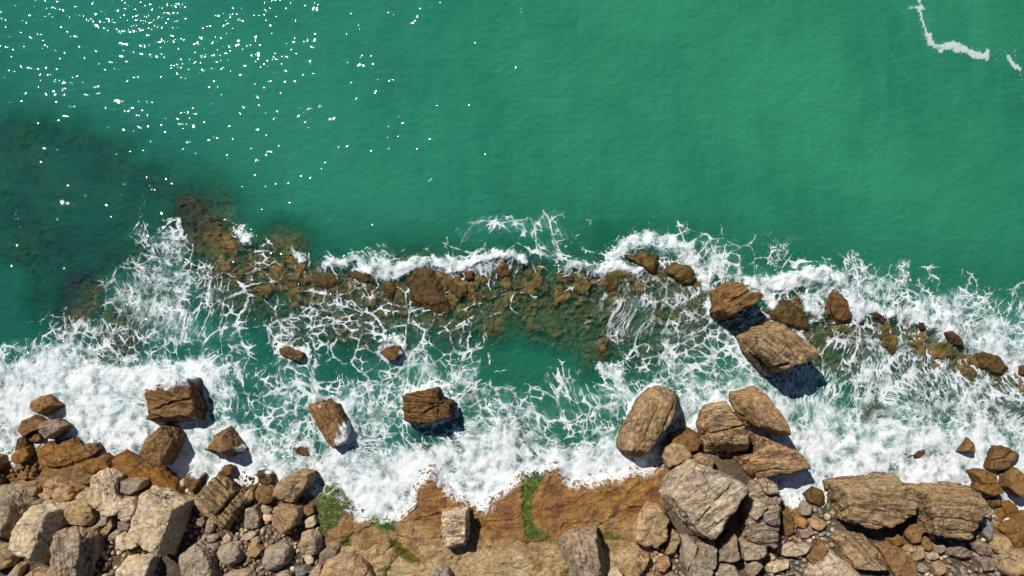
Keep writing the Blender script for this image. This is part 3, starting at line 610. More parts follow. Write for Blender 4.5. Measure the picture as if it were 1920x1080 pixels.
R_('A', [(610,850),(650,840),(700,855),(735,910),(700,930),(640,935),(605,900)], 1.0, 'pale', 'flat pale stone lying below left of the great pale boulder')
R_('A', [(570,860),(610,830),(640,840),(600,890),(570,890)], .7, 'grey', 'thin grey stone resting against the flat pale stone')
R_('A', [(650,980),(740,965),(800,970),(805,1010),(770,1090),(610,1090),(615,1030)], 1.5, 'pale', 'pale boulder at the bottom edge left of the deep dark gap')
R_('A', [(930,970),(1020,900),(1060,920),(1100,990),(1110,1090),(950,1090)], 1.4, 'grey', 'grey brown rough boulder at the bottom edge right of the deep dark gap', round_=12)
R_('A', [(60,1070),(120,1000),(150,1010),(120,1080)], .7, 'grey', 'narrow grey stone in the bottom left corner')
R_('A', [(120,1080),(200,1030),(310,1050),(305,1100),(120,1100)], .9, 'tan', 'tan stone cut by the bottom edge below the slanted pale boulder')
# --- left surf
R_('A', [(768,140),(905,78),(1015,70),(1047,235),(1032,288),(780,305)], 1.9, 'brown', 'big brown rectangular block with foam pouring over its upper edge, left of centre', g=GR_SURF, shift=(0,-9), shrink=.8, tilt=(0,.12), strata=(12,.9,.9), wash=[(305,712,16,.9),(335,705,20,1),(365,702,18,.9),(350,790,14,.5),(375,780,12,.5)], cracks=[([(290,768),(320,755),(385,745)],3,.3)], round_=110, chips=1)
R_('A', [(745,440),(770,380),(850,305),(910,325),(942,365),(920,420),(870,520),(845,515),(780,470)], 2.2, 'brown', 'brown diamond shaped rock just below the foam capped rectangular block', g=GR_SURF, shift=(0,-2), tilt=(.25,0))
R_('A', [(1030,440),(1060,400),(1110,350),(1170,315),(1220,380),(1260,430),(1240,450),(1180,475),(1120,450)], 2.1, 'brown', 'pyramid shaped rock half buried in white foam left of centre', g=GR_SURF, shift=(2,0), shrink=.42, wash=[(388,822,16,1.0),(458,838,8,.8),(402,806,10,.9)])
R_('A', [(955,560),(1000,530),(1050,560),(1040,600),(990,655),(960,620)], 1.0, 'dark', 'dark wet rock touching foam at the left end of the striped slab', wash=[(375,880,14,.9)])
R_('A', [(925,590),(945,575),(958,590),(955,620),(930,625)], .6, 'pale', 'single white rounded stone beside the dark wet rock at the foam edge', round_=6)
R_('A', [(1140,515),(1170,507),(1200,520),(1200,555),(1160,562),(1140,550)], .9, 'rust', 'small orange brown rock between the pyramid rock and the striped slab')
R_('A', [(1010,670),(1120,548),(1272,700),(1165,838),(1030,730)], 1.7, 'tan', 'tan slab scored by parallel diagonal layers and cracked in two', shift=(-2,-2), shrink=.88, strata=(45,1.3,2.6,20), cracks=[([(405,968),(448,916)],4,.7)], tilt=(.12,.1), round_=110, chips=1)
R_('A', [(990,710),(1040,720),(1078,770),(1020,765)], .5, 'ochre', 'low ochre sliver under the lower left corner of the striped slab')
R_('A', [(1005,775),(1050,765),(1065,790),(1040,822),(1005,810)], .7, 'mauve', 'small reddish grey stone below the striped slab')
R_('B', [(500,565),(560,535),(630,545),(625,590),(595,640),(545,700),(445,670),(445,630),(470,590)], 1.9, 'tan', 'tan faceted boulder with a dark shaded right face beside the green weed', shift=(-4,-3))
R_('B', [(345,620),(410,615),(445,640),(430,690),(385,708),(345,690),(330,655)], 1.0, 'brown', 'brown rounded stone left of the tan faceted boulder', round_=10)
R_('B', [(290,640),(315,628),(332,660),(320,690),(290,692),(280,660)], .8, 'tan', 'small round tan stone right of the striped slab', round_=7)
R_('B', [(340,545),(390,530),(420,540),(430,590),(400,610),(350,600)], .8, 'dark', 'dark wet rock with foam on it above the brown rounded stone', wash=[(510,880,9,.8)])
R_('B', [(440,710),(500,700),(560,720),(580,760),(555,820),(510,840),(480,870),(440,840),(420,780)], 1.5, 'tan', 'cracked tan boulder in front of the tan faceted boulder', shift=(-2,-4), strata=(60,.4,1.5))
R_('B', [(575,715),(625,715),(635,745),(600,765),(575,750)], .7, 'brown', 'small brown stone between cracked tan boulder and green weed')
R_('B', [(290,720),(340,712),(362,770),(350,830),(280,832),(280,790)], .8, 'grey', 'flat grey rectangular stone among the cobbles', shrink=.9)
R_('B', [(362,712),(400,708),(418,740),(395,762),(365,745)], .5, 'grey', 'rounded grey cobble at the upper right of the flat rectangular stone', round_=6)
R_('B', [(370,760),(410,765),(420,785),(395,797),(372,788)], .5, 'pale', 'pale oval cobble right of the flat rectangular stone', round_=6)
R_('B', [(580,780),(630,758),(645,800),(630,825),(585,825)], .7, 'pale', 'pale stone right of the cracked tan boulder')
R_('B', [(560,860),(620,842),(660,870),(665,930),(640,970),(590,960),(550,920)], 1.1, 'grey', 'light angular boulder below the pale stone beside the tan rock shelf', shrink=.7)
R_('B', [(150,930),(200,895),(250,905),(280,950),(260,1000),(210,1025),(160,1000),(137,960)], 1.1, 'grey', 'rounded boulder with dark right half among the left cobbles', shrink=.6, round_=12)
R_('B', [(370,940),(430,905),(490,900),(520,950),(500,1010),(430,1050),(370,1030),(358,980)], 1.2, 'grey', 'biggest smooth egg shaped boulder in the cobble bed', round_=6, shrink=.7)
R_('B', [(655,945),(700,920),(750,930),(745,965),(690,1010),(655,1000)], .8, 'mauve', 'flat grey stone at the left end of the tan rock shelf', shrink=.85)
R_('B', [(660,1030),(720,970),(800,960),(880,1000),(930,1090),(660,1090)], 1.3, 'tan', 'large pale dome of rock at the bottom edge below the green weed', round_=8)
R_('B', [(605,1050),(650,1000),(670,1010),(665,1075),(620,1075)], .7, 'grey', 'wedge of grey stone left of the large pale dome')
R_('B', [(580,960),(620,965),(630,1000),(600,1012),(578,990)], .5, 'pale', 'pale cobble under the light angular boulder', round_=7)
R_('B', [(530,1025),(580,1020),(600,1050),(570,1075),(530,1060)], .6, 'blue', 'bluish grey cobble near the bottom edge right of the egg shaped boulder', round_=8)
R_('B', [(160,1075),(220,1040),(310,1040),(340,1090),(170,1090)], .7, 'grey', 'wide grey stone cut by the bottom edge below the dark sided round boulder', round_=8)
R_('B', [(430,1060),(480,1040),(515,1055),(510,1090),(430,1090)], .6, 'grey', 'grey stone cut by the bottom edge below the egg shaped boulder', round_=8)
R_('B', [(290,910),(340,900),(375,935),(340,975),(290,965)], .6, 'tan', 'tan flat cobble between dark sided round boulder and egg shaped boulder')
R_('B', [(262,870),(300,850),(340,855),(320,880),(280,893)], .45, 'pale', 'long pale cobble under the flat rectangular stone', round_=7)
R_('B', [(305,880),(340,870),(357,895),(330,922),(310,905)], .5, 'grey', 'grey cobble just right of the long pale cobble', round_=7)
R_('B', [(85,870),(120,855),(150,870),(130,895),(95,898)], .5, 'grey', 'upper of two grey cobbles above the rough bottom edge boulder', round_=8)
R_('B', [(92,910),(140,900),(155,925),(120,950),(92,935)], .5, 'mauve', 'lower of two grey cobbles above the rough bottom edge boulder', round_=8)
R_('B', [(95,780),(130,785),(130,830),(110,855),(82,845)], .6, 'grey', 'upright grey cobble below the crack of the striped slab', round_=8)
R_('B', [(165,880),(190,850),(215,870),(210,900),(180,905)], .5, 'pale', 'pale cobble below the lower tip of the striped slab', round_=8)
R_('B', [(590,220),(640,195),(705,175),(750,200),(780,260),(815,330),(810,385),(770,420),(735,440),(690,400),(640,310)], 1.1, 'brown', 'long brown rock half covered by lumpy white foam between two clear channels', g=GR_SURF, shift=(2,-2), strata=(65,.6,1.3), wash=[(655,800,15,.95),(645,820,15,.85),(660,782,10,.8),(636,790,12,.5),(648,752,9,.8),(605,758,6,.6)])
R_('B', [(525,425),(560,410),(600,430),(610,460),(570,468),(530,450)], .25, 'rust', 'small brown rock barely breaking the surface left of the foam covered long rock', g=GR_SURF)
R_('C', [(107,158),(285,126),(292,172),(350,190),(357,270),(190,310),(112,285)], 2.0, 'rust', 'brown layered block with a notched corner standing in foam at picture centre', g=GR_SURF, shift=(-1,-4), shrink=.93, strata=(6,1.2,1.6,25), tilt=(0,.05), cracks=[([(795,775),(848,748)],2.5,.25),([(825,735),(822,782)],2,.2),([(770,742),(768,775)],2,.12)], round_=110, chips=1)
R_('G', [(340,680),(390,670),(475,705),(470,745),(410,738),(345,712)], .5, 'rust', 'small brown rock in the lagoon left of the foam haloed rock', g=GR_SURF)
R_('G', [(840,700),(880,670),(960,665),(975,700),(930,750),(880,735)], .7, 'rust', 'small brown rock in the lagoon with a white foam halo', g=GR_SURF, wash=[(735,640,8,1.1),(758,660,9,.8)])
# --- centre shelf
R_('C', [(298,743),(432,728),(437,895),(420,928),(318,942),(290,850)], 1.7, 'pale', 'lone pale cube like block casting a shadow on the tan shelf', shift=(0,-11), shrink=.80, strata=(4,.9,1.6,25), waist=.25, round_=110, chips=1)
R_('C', [(885,895),(960,850),(1080,830),(1122,1060),(1100,1092),(960,1092)], 2.2, 'grey', 'tall grey block at the bottom edge on the right end of the tan shelf', shift=(-5,-2), shrink=.84, strata=(78,.7,.8), tilt=(-.1,0), cracks=[([(1090,1010),(1110,1075)],3,.25)], round_=110, chips=1)
R_('C', [(225,1060),(260,1035),(330,1030),(350,1060),(355,1095),(230,1095)], 1.2, 'grey', 'pale grey stone cut by the bottom edge below the lone cube like block')
# --- central right pile
R_('D', [(300,190),(400,120),(497,150),(497,235),(340,465),(280,475),(212,440),(215,370)], 3.0, 'tan', 'tall leaning boulder with rounded top at the left side of the central pile', g=GR_SURF, rough=1.5, strata=(112,.8,1.1,25), shift=(1,-3), shrink=.74, tilt=(-.22,0), round_=16, cracks=[([(1228,728),(1207,800),(1192,850)],2.2,.12),([(1248,762),(1222,785),(1210,820)],2,.10)])
R_('D', [(500,350),(560,330),(600,345),(630,380),(600,430),(560,440),(460,400),(470,360)], 1.5, 'rust', 'orange brown rock between the leaning boulder and the stepped boulder')
R_('D', [(430,410),(470,390),(540,400),(580,460),(530,490),(450,522),(418,460)], 1.8, 'tan', 'tan rock in front of the orange brown one in the central pile', shift=(-1,-2))
R_('D', [(585,460),(620,445),(690,480),(680,525),(620,500),(580,480)], 1.5, 'tan', 'flat tan rock behind the huge tilted white topped block')
R_('D', [(608,300),(655,215),(740,187),(868,360),(865,440),(645,447),(620,400)], 2.9, 'tan', 'stepped tan boulder with a paler lower ledge in the middle of the pile', g=GR_SURF, shift=(-1,-8), shrink=.72, strata=(5,1.0,1.1), cracks=[([(1305,818),(1345,812),(1395,798)],3,.35)], round_=110, chips=1)
R_('D', [(780,150),(900,120),(1052,335),(1050,372),(860,322),(785,205)], 3.2, 'warm', 'long tan boulder slanting down right at the seaward tip of the pile', g=GR_SURF, shift=(4,-4), shrink=.74, strata=(52,.5,1.2), cracks=[([(1385,760),(1405,800)],4,.4)], round_=110, chips=1)
R_('D', [(780,460),(870,440),(880,350),(960,380),(1070,430),(1130,480),(1158,540),(1080,555),(940,575),(880,590),(830,560),(800,510)], 2.4, 'warm', 'broad tilted slab with a black shadowed lower edge right of the stepped boulder', g=GR_SURF, shift=(1,-9), shrink=.84, strata=(-3,1.0,1.3), waist=.3)
R_('D', [(418,655),(485,535),(560,478),(838,603),(700,855),(655,890),(575,862)], 3.6, 'pale', 'huge tilted block with white and rust stained top, largest of the pile', shift=(-1,-14), shrink=.84, strata=(-28,.8,.8,35), waist=.2, tilt=(-.05,.12), cracks=[([(1312,978),(1375,905)],3.5,.25),([(1240,930),(1275,895)],2,.1)], round_=110, chips=1)
R_('D', [(850,650),(900,590),(1000,610),(1020,680),(1020,800),(990,920),(930,900),(830,880),(830,780),(850,720)], 1.9, 'grey', 'rugged stack of horizontal grey layers right of the huge tilted block', strata=(-4,1.6,1.7,30), rough=1.6, round_=14)
R_('D', [(895,580),(930,555),(985,590),(985,630),(930,640),(905,620)], 2.6, 'pale', 'small pale stone perched on top of the layered grey stack', strata=(-10,.8,2))
R_('D', [(855,665),(890,660),(935,690),(900,740),(870,770),(845,750)], 2.5, 'pale', 'pale lump on the left side of the layered grey stack')
R_('D', [(900,720),(990,700),(1005,790),(960,800),(910,770)], 2.4, 'grey', 'grey lump on the right side of the layered grey stack', strata=(-10,.8,2))
R_('D', [(810,890),(870,880),(945,900),(950,950),(900,975),(820,980)], 1.6, 'grey', 'flat grey stone at the foot of the layered grey stack')
R_('D', [(310,790),(360,710),(410,710),(470,770),(450,880),(400,930),(290,905),(285,840)], 1.7, 'tan', 'rough pitted tan boulder left of the huge tilted block on the shelf', shift=(-2,-4), rough=1.5)
R_('D', [(450,930),(480,830),(510,850),(520,880),(480,950),(440,960)], 1.0, 'tan', 'narrow tan shard right of the rough pitted boulder')
R_('D', [(275,1060),(320,950),(375,960),(350,1020),(300,1080)], .9, 'tan', 'slanted tan plank of stone below the rough pitted boulder', strata=(60,.8,2))
R_('D', [(525,870),(560,870),(600,900),(580,980),(545,1040),(530,1000)], 1.3, 'grey', 'upright grey slab under the lower corner of the huge tilted block')
R_('D', [(550,1090),(570,990),(610,915),(705,905),(690,1000),(640,1090)], 1.8, 'grey', 'large flat grey plate reaching the bottom edge below the huge tilted block', shrink=.88, strata=(30,.4,1))
R_('D', [(705,950),(720,900),(790,855),(815,970),(760,985),(700,980)], 1.6, 'mauve', 'grey purple triangular plate below right of the huge tilted block', shrink=.88)
R_('D', [(660,1080),(690,1000),(780,995),(830,1080),(820,1095),(660,1095)], 1.2, 'grey', 'grey stone cut by the bottom edge under the triangular plate')
R_('D', [(845,1000),(880,972),(935,1000),(900,1050),(870,1080),(850,1050)], 1.1, 'grey', 'grey three sided stone below the foot of the layered stack')
R_('D', [(950,1010),(1000,995),(1075,990),(1060,1020),(980,1050),(950,1050)], .8, 'pale', 'pale blocky stone near the bottom right of the layered stack')
R_('D', [(1030,930),(1090,905),(1190,910),(1160,950),(1100,975),(1020,965)], .8, 'pale', 'pale wedge stone with bluish side on the right pebble bed', shrink=.7)
R_('D', [(1140,660),(1190,620),(1240,640),(1245,690),(1215,715),(1150,690)], .9, 'olive', 'dark olive brown wet stone at the foam edge left of the striped rectangular block')
R_('D', [(1120,720),(1150,690),(1185,715),(1180,765),(1120,765)], .6, 'grey', 'grey square stone below the dark olive one')
R_('D', [(1085,770),(1110,758),(1165,795),(1145,830),(1100,815)], .6, 'orange', 'orange and white oval stone on the right pebble bed', round_=7)
R_('D', [(1170,790),(1210,775),(1258,800),(1250,830),(1210,845),(1175,825)], .6, 'tan', 'rounded tan stone right of the orange and white oval one', round_=8)
R_('D', [(1020,730),(1070,725),(1095,800),(1090,860),(1050,875),(1020,860)], .7, 'rust', 'brown wet slab in the shade right of the layered grey stack')
R_('D', [(1120,840),(1180,815),(1200,855),(1150,880),(1120,880)], .5, 'mauve', 'flat purplish grey stone under the rounded tan one')
R_('D', [(1190,910),(1230,890),(1255,920),(1230,960),(1180,1000),(1150,980)], .9, 'brown', 'knobbly brown stone right of the pale wedge stone', rough=1.6)
R_('D', [(395,1020),(420,985),(465,975),(475,1010),(440,1045),(400,1040)], .7, 'warm', 'reddish grey cobble near the bottom edge between two tan shards')
R_('D', [(150,1050),(210,1030),(235,1060),(230,1090),(150,1090)], .8, 'pale', 'pale stone cut by the bottom edge right of the tall grey block')
R_('D', [(350,1055),(420,1050),(450,1080),(440,1095),(350,1095)], .6, 'warm', 'flat tan stone cut by the bottom edge below the reddish grey cobble')
# --- right shore
R_('E', [(293,600),(610,552),(650,632),(703,655),(712,745),(540,818),(470,822),(335,785)], 2.6, 'tan', 'striped rectangular block with rows of cracks, left of two big right shore blocks', g=GR_SHORE, lift=.3, shift=(0,-3), shrink=.86, strata=(8,1.3,1.3,30), tilt=(0,.22), waist=.25, round_=110, chips=1)
R_('E', [(703,620),(1000,615),(1042,700),(960,872),(860,872),(765,855)], 2.5, 'tan', 'tan layered block tapering downward, right of two big right shore blocks', lift=.3, shift=(0,-3), shrink=.86, strata=(2,1.2,1.5,30), tilt=(0,.22), waist=.25, round_=110, chips=1)
R_('E', [(1070,530),(1110,410),(1160,403),(1215,430),(1250,450),(1190,510),(1120,543)], .8, 'rust', 'wet brown rock in foam, uppermost of three at the right end of the shore', g=GR_SURF, cracks=[([(1850,870),(1900,850)],3,.25)])
R_('E', [(1000,545),(1060,535),(1110,550),(1140,600),(1165,660),(1100,672),(1020,640),(1035,600)], 1.4, 'ochre', 'ochre brown rock touching the right corner of the tapering layered block', shift=(-1,-4), shrink=.85)
R_('E', [(1160,555),(1210,515),(1250,550),(1296,610),(1290,660),(1220,672),(1160,620)], 1.6, 'brown', 'brown rock at the right picture edge with blue shadowed foam below it', g=GR_SURF, shift=(-1,-3))
R_('E', [(925,450),(970,400),(990,358),(1010,375),(1018,460),(970,455)], .9, 'brown', 'thin brown fin shaped rock sticking out of the right foam', g=GR_SURF, shrink=.45, shift=(4,2))
R_('E', [(710,465),(740,435),(775,430),(750,470),(720,478)], .25, 'rust', 'tiny brown rock awash in foam above the tapering layered block', g=GR_SURF)
R_('E', [(1070,685),(1150,675),(1155,710),(1110,725),(1075,705)], .6, 'olive', 'dark shaded stone under the ochre brown rock at right')
R_('E', [(1030,680),(1075,700),(1110,745),(1105,785),(1050,765)], .9, 'grey', 'smooth grey stone leaning on the right side of the tapering block', round_=9)
R_('E', [(1050,790),(1085,780),(1115,810),(1118,870),(1090,890),(1060,850)], .8, 'blue', 'upright bluish grey oval stone below the smooth leaning one', round_=8)
R_('E', [(1100,900),(1130,865),(1190,865),(1212,905),(1200,950),(1130,955)], .9, 'tan', 'rounded tan boulder beside the wet ochre ledge at right', round_=9)
R_('E', [(1135,980),(1190,945),(1300,935),(1310,1060),(1180,1065),(1140,1030)], 1.3, 'tan', 'large tan boulder in the bottom right corner')
R_('E', [(1115,750),(1170,690),(1210,685),(1255,740),(1210,785),(1140,800)], .4, 'ochre', 'low wet ochre slab with dark stain near the right edge', round_=9)
R_('E', [(1200,790),(1300,750),(1310,920),(1240,940),(1180,880),(1140,830)], .45, 'ochre', 'flat rusty ochre ledge cut by the right edge', round_=9, rough=1.6)
R_('E', [(1000,900),(1050,883),(1110,915),(1100,965),(1040,960),(1000,930)], .7, 'mauve', 'purplish grey stone below the upright bluish oval one')
R_('E', [(1040,985),(1090,970),(1135,990),(1120,1040),(1060,1040)], .6, 'mauve', 'grey stone left of the large bottom right corner boulder')
R_('E', [(660,830),(720,790),(760,840),(745,895),(705,910),(670,870)], .9, 'brown', 'brown stone in the shade between the two big right shore blocks')
R_('E', [(755,890),(790,872),(815,910),(790,945),(755,920)], .6, 'brown', 'small brown stone under the lower left of the tapering layered block')
R_('E', [(660,960),(680,915),(770,920),(775,970),(720,992)], .8, 'tan', 'grey brown lump below the two big right shore blocks')
R_('E', [(310,880),(350,852),(470,865),(500,900),(600,1040),(500,1045),(410,1040),(370,970)], 1.2, 'tan', 'flat diagonal slab lying below the striped rectangular block', shrink=.86, strata=(48,.9,1.3,20), shift=(0,-3))
R_('E', [(520,910),(600,900),(680,930),(740,1000),(740,1090),(640,1090),(580,1000)], .6, 'brown', 'rough brown slab right of the flat diagonal slab', rough=1.5)
R_('E', [(590,880),(640,850),(680,900),(640,920),(600,905)], .6, 'ochre', 'ochre stone in the shadow below the striped rectangular block')
R_('E', [(265,960),(310,935),(370,980),(470,1070),(460,1095),(200,1095),(180,1050),(220,1010)], 1.3, 'pale', 'bright cream coloured boulder at the bottom edge left of the diagonal slab', shrink=.7, round_=12, rough=1.4)
R_('E', [(780,955),(840,945),(850,970),(820,990),(785,985)], .5, 'pale', 'small pale flat stone beside the grey brown lump')
R_('E', [(815,910),(870,903),(885,930),(850,955),(815,940)], .6, 'mauve', 'mauve stone in shade left of the long mauve slab')
R_('E', [(880,940),(940,905),(1000,935),(1010,970),(940,970),(885,960)], .7, 'mauve', 'long mauve slab below the tapering layered block')
R_('E', [(810,1020),(850,990),(885,1010),(875,1050),(830,1065)], .6, 'warm', 'reddish rough cobble near the bottom edge right of the brown slab')
R_('E', [(730,1010),(770,1005),(800,1030),(770,1055),(740,1045)], .5, 'grey', 'grey cobble touching the right side of the rough brown slab')
R_('E', [(940,1010),(975,1040),(1000,1085),(960,1080)], .5, 'grey', 'thin slanting grey stone at the bottom edge under the long mauve slab')
# --- tall rocks by the reef
R_('F', [(235,505),(255,470),(245,405),(300,350),(335,342),(370,365),(400,405),(440,400),(480,440),(450,470),(380,490),(320,540),(280,545)], 3.0, 'brown', 'craggy brown pinnacle with a blue shadow, upper of two tall rocks by the reef', g=GR_SURF, shift=(4,-8), shrink=.75, strata=(-25,1.1,1.2), tilt=(-.1,.15), rough=1.5)
R_('F', [(388,628),(530,543),(745,695),(700,750),(600,775),(545,818),(405,705)], 3.8, 'tan', 'large slab of parallel diagonal layers, lower of two tall rocks by the reef', g=GR_SURF, shift=(3,-4), shrink=.82, strata=(34,1.5,1.2,30), tilt=(.0,.12), cracks=[([(1410,648),(1455,690),(1480,682)],3.5,.5),([(1400,665),(1440,695)],3,.5),([(1425,640),(1445,605)],3,.3)], round_=110, chips=1)
# --- reef
R_('F', [(0,270),(30,245),(100,250),(150,260),(190,340),(180,370),(120,370),(60,340),(10,300)], .65, 'reef', 'dark reef ledge under the curved white breaker left of the craggy pinnacle', **RF)
R_('I', [(985,265),(1060,250),(1110,238),(1180,270),(1180,370),(1130,360),(1080,320)], .7, 'reef', 'emergent reef hump inside the curve of the tallest white breaker', **RF)
R_('F', [(530,500),(600,440),(700,450),(760,560),(760,600),(640,580),(560,545)], .45, 'reef', 'broken reef patch just above the layered slab of the two tall rocks', **RF)
R_('F', [(850,390),(900,395),(940,440),(970,520),(950,560),(890,560),(840,510)], .6, 'rust', 'pointed brown reef tongue poking through the right breakers', **RF)
R_('F', [(1050,500),(1100,490),(1150,530),(1130,570),(1080,550)], .45, 'dark', 'small dark reef knob right of the pointed reef tongue', **RF)
R_('F', [(1080,610),(1150,590),(1190,680),(1170,720),(1110,680)], .22, 'reef', 'mossy reef patch veined by foam below the small dark reef knob', **RF)
R_('H', [(740,540),(790,545),(800,590),(760,600)], .4, 'dark', 'tiny dark reef tip under the long right breaker', **RF)
R_('H', [(880,600),(920,588),(980,650),(970,680),(920,670)], .5, 'dark', 'dark reef knob in the long right breaker, second from the right edge', **RF)
R_('H', [(1020,700),(1090,685),(1170,720),(1225,790),(1180,830),(1100,800),(1040,760)], .5, 'reef', 'large rounded reef hump at the right end of the reef', **RF)
R_('H', [(1255,765),(1310,775),(1310,820),(1265,815)], .4, 'rust', 'reef stub cut by the right picture edge', **RF)
R_('G', [(960,340),(1000,300),(1090,262),(1160,310),(1180,380),(1200,480),(1150,520),(1060,490),(990,440)], .42, 'reef', 'widest brown reef plateau below the central white breaker', **RF)
R_('G', [(850,350),(920,335),(945,380),(900,450),(860,420)], .28, 'reef', 'round reef lump left of the widest brown plateau', **RF)
R_('G', [(1180,330),(1230,350),(1290,350),(1290,400),(1250,445),(1205,400)], .40, 'reef', 'reef lump right of the widest brown plateau', **RF)
R_('G', [(670,290),(720,285),(800,320),(830,360),(760,360),(690,330)], .35, 'reef', 'wet reef ledge under the left end of the central breaker', **RF)
R_('G', [(480,330),(520,305),(600,300),(660,350),(620,370),(540,380),(490,370)], .18, 'reef', 'flat olive reef patch left of the central breaker', **RF)
R_('I', [(340,330),(400,300),(440,310),(430,370),(390,400),(345,370)], .25, 'olive', 'mossy reef lump under the right end of the central breaker', **RF)
R_('I', [(185,348),(240,350),(250,390),(200,400)], .45, 'rust', 'small brown reef knob at the middle of the central breaker', **RF)
R_('I', [(690,370),(760,370),(800,385),(780,400),(700,395)], .25, 'reef', 'thin reef ledge under the short white breaker', **RF)
R_('I', [(870,380),(960,340),(1000,400),(970,460),(890,440)], .25, 'reef', 'reef shelf crossed by foam threads right of the short white breaker', **RF)

SURF = []; OBST = []
for (fr, pts, h, colr, label, o) in L:
    ox, oy = ORI[fr]; pp = [(ox + x / 2.7, oy + y / 2.7) for x, y in pts]; OBST.append(pp)
    if o.get('g') == GR_SURF: SURF.append(pp)

def build_rocks(mat):
    for i, (fr, pts, h, colr, label, o) in enumerate(L):
        pp = OBST[i]; o = dict(o); g = o.pop('g', GR_SHORE); rng = random.Random(i + 100)
        cx = sum(p[0] for p in pp) / len(pp); cy = sum(p[1] for p in pp) / len(pp)
        wpx = (max(p[0] for p in pp) - min(p[0] for p in pp) + max(p[1] for p in pp) - min(p[1] for p in pp)) / 2
        xw, yw = px2w(cx, cy, .5)
        gz = 0.0 if g != GR_SHORE else max(0.0, terrain_at(float(xw), float(yw)))
        lift = o.pop('lift', 0.0); zt = gz + h + lift; zb = gz + lift - (.9 if g == GR_SURF else .6 if g == GR_SHORE else .5)
        if 'zb' in o: zb = o.pop('zb')
        sub = 6 if wpx > 62 else 5 if wpx > 26 else 4
        if g == GR_REEF:
            o.setdefault('rough', 2.8); o.setdefault('shrink', .62); o.setdefault('round_', 22); o.setdefault('waist', (0 - zb) / (zt - zb)); sub = max(sub, 5)
        o.setdefault('shrink', .86 + rng.uniform(-.06, .04)); o.setdefault('tilt', (rng.uniform(-.12, .12), rng.uniform(-.12, .12)))
        name = {GR_SURF: 'surf_rock', GR_REEF: 'reef_rock'}.get(g, 'boulder')
        if g == GR_REEF: zt = gz + h * .75
        cat = {GR_SURF: 'rock', GR_REEF: 'reef'}.get(g, 'boulder')
        me, loc = rock_mesh(pp, zb, zt, seed=i * 7 + 3, sub=sub, **o)
        ob = link(name, me, mat, label, cat, g); ob.location = loc
        bj = rng.uniform(.9, 1.1); wj = rng.uniform(-.03, .03); cc = [k * bj * (1 + wj * q) for k, q in zip(lin(PAL[colr]), (1, 0, -1.5))]; ob.color = (cc[0], cc[1], cc[2], 1)

# small stones: patches, each its own group
PATCH = [
 ('small grey rounded stone among the cobbles between the striped slab and the lower left boulders', 'cobbles between striped slab and green weed', [(350,945),(420,985),(450,945),(475,925),(520,930),(585,955),(600,985),(600,1085),(350,1085)], 120, (1.6,6.5), ['grey','pale','grey','mauve']),
 ('small broken grey stone in the gap between the large pale boulders at lower left', 'broken stones between the pale lower left boulders', [(195,985),(245,985),(300,1040),(300,1085),(170,1085)], 34, (2.5,6.5), ['grey','pale','mauve']),
 ('small wet brown stone at the foam edge above the striped slab', 'wet stones at the foam edge', [(425,890),(500,895),(515,930),(480,935),(450,915)], 20, (2.2,5.0), ['brown','ochre','dark','olive']),
 ('small grey chip of rock beneath the huge tilted white topped block', 'rock chips below the huge tilted block', [(1205,1035),(1240,1015),(1290,1050),(1300,1085),(1190,1085)], 30, (2.0,6), ['grey','warm','pale']),
 ('small pale stone on the pebble bed left of the striped rectangular block', 'pebbles left of the striped rectangular block', [(1440,990),(1475,960),(1510,930),(1560,950),(1565,1000),(1590,1040),(1540,1085),(1440,1085)], 70, (2.2,6.5), ['pale','grey','tan','blue']),
 ('small light grey stone in the rubble along the lower right edge', 'rubble along the lower right edge', [(1700,1010),(1760,1000),(1830,985),(1860,1010),(1925,1050),(1925,1085),(1700,1085)], 70, (2.2,6.5), ['grey','pale','mauve','blue']),
 ('small dark stone lodged between wet rocks at the far left shore', 'stones between the wet far left rocks', [(0,890),(30,880),(75,835),(90,850),(60,900),(20,920)], 14, (2.5,5), ['brown','dark','ochre']),
]
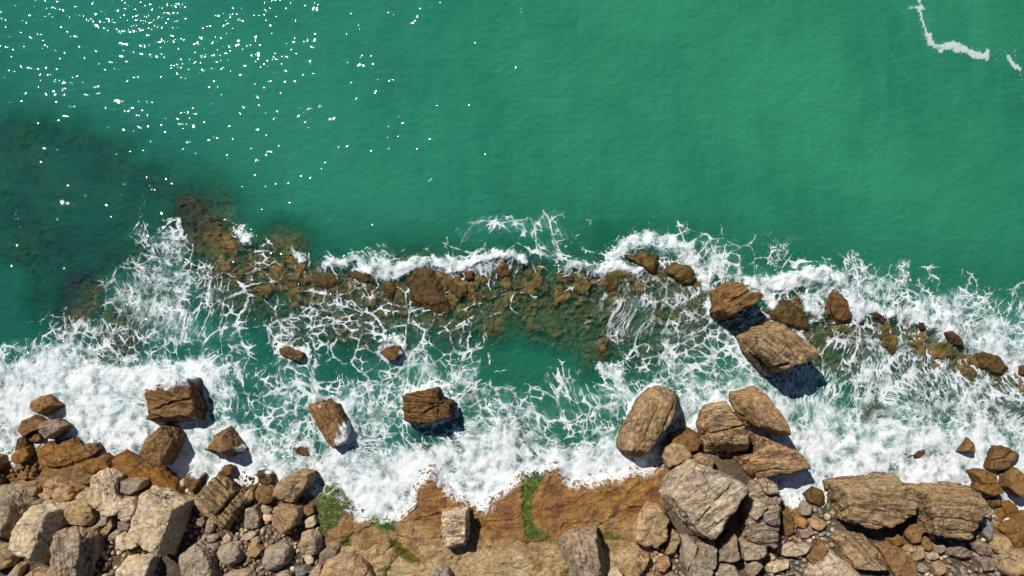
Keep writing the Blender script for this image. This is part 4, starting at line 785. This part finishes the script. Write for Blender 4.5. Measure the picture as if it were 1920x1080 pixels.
def build_stones(mat):
    rng = random.Random(5); protos = []
    for k in range(7):
        a0 = rng.uniform(0, 6); n = 7; pts = [(960 + 12 * math.cos(a0 + 6.283 * i / n) * rng.uniform(.75, 1.05), 540 + 10 * math.sin(a0 + 6.283 * i / n) * rng.uniform(.75, 1.05)) for i in range(n)]
        me, _ = rock_mesh(pts, -.3, .36, seed=900 + k, sub=4, rough=1.2, shrink=.62, round_=9, chips=4); protos.append(me)
    placed = []
    for (label, group, poly, cnt, (r0, r1), cols) in PATCH:
        xs = [p[0] for p in poly]; ys = [p[1] for p in poly]; done = 0
        for t in range(6000):
            if done >= cnt: break
            r = r0 + (r1 - r0) * max(0, 1 - t / 3500) ** 1.2 * rng.uniform(.35, 1); x = rng.uniform(min(xs), max(xs)); y = rng.uniform(min(ys), max(ys))
            X = np.array([x]); Y = np.array([y])
            if not inside(X, Y, poly)[0]: continue
            if any(math.hypot(x - q[0], y - q[1]) < (r + q[2]) * .80 for q in placed): continue
            bad = False
            for pp in OBST:
                if abs(pp[0][0] - x) > 120 or abs(pp[0][1] - y) > 120: continue
                if inside(X, Y, pp)[0] or polydist(X, Y, pp, True)[0] < r * .45: bad = True; break
            if bad: continue
            placed.append((x, y, r)); done += 1
            xw, yw = px2w(x, y, 1.2); z = terrain_at(float(xw), float(yw)); xw, yw = px2w(x, y, z)
            ob = link('stone', protos[rng.randrange(7)], mat, label, 'stone', group); s = r / 11.0
            ob.location = (float(xw), float(yw), z + .12 * s + .04); ob.rotation_euler = (rng.uniform(-.4, .4), rng.uniform(-.4, .4), rng.uniform(0, 6.28)); ob.scale = (s * rng.uniform(.8, 1.25), s * rng.uniform(.75, 1.1), s * rng.uniform(.8, 1.3))
            b = rng.uniform(.8, 1.25); ob.color = tuple(c * b for c in lin(PAL[rng.choice(cols)])) + (1,)

def build_weed():
    """tufts of green weed on the wet rock: countless blades, one object"""
    rng = np.random.default_rng(4); V = []; F = []; n = 0
    for p, cnt in zip(GREENS, (1500, 600, 800)):
        xs = [q[0] for q in p]; ys = [q[1] for q in p]
        x = rng.uniform(min(xs), max(xs), cnt * 3); y = rng.uniform(min(ys), max(ys), cnt * 3); m = inside(x, y, p) & (vnoise(x / 7, y / 7, seed=3) > .45); x = x[m][:cnt]; y = y[m][:cnt]
        xw, yw = px2w(x, y, .4); tz, _, _ = terrain_z(xw[None, :], yw[None, :]); tz = tz[0]
        for a, b, z in zip(xw, yw, tz):
            t = rng.uniform(0, 6.28); l = rng.uniform(.08, .2); w = rng.uniform(.015, .035); dx, dy = math.cos(t), math.sin(t)
            V += [(a - dy * w, b + dx * w, z), (a + dy * w, b - dx * w, z), (a + dx * l, b + dy * l, z + rng.uniform(.015, .05)), (a + dx * l * 1.6, b + dy * l * 1.6, z + .01)]; F += [(n, n + 1, n + 2, n + 3)]; n += 4
    me = mesh_np('weed', np.array(V), np.array(F))
    T = NT('green_weed'); g = T.n('NewGeometry').outputs['Position']
    p = T.n('BsdfPrincipled', i_Base_Color=T.mix(T.ramp(T.noise(g, 2.5, 4), .35, .65), (.06, .10, .01), (.20, .24, .03)), i_Roughness=.5)
    link('seaweed', me, T.out(p), 'short green weed growing in patches on the wet shore rock beside the foam', 'seaweed', kind='stuff')

build_terrain()
build_water()
ROCK = rock_material()
build_rocks(ROCK)
build_stones(ROCK)
build_weed()
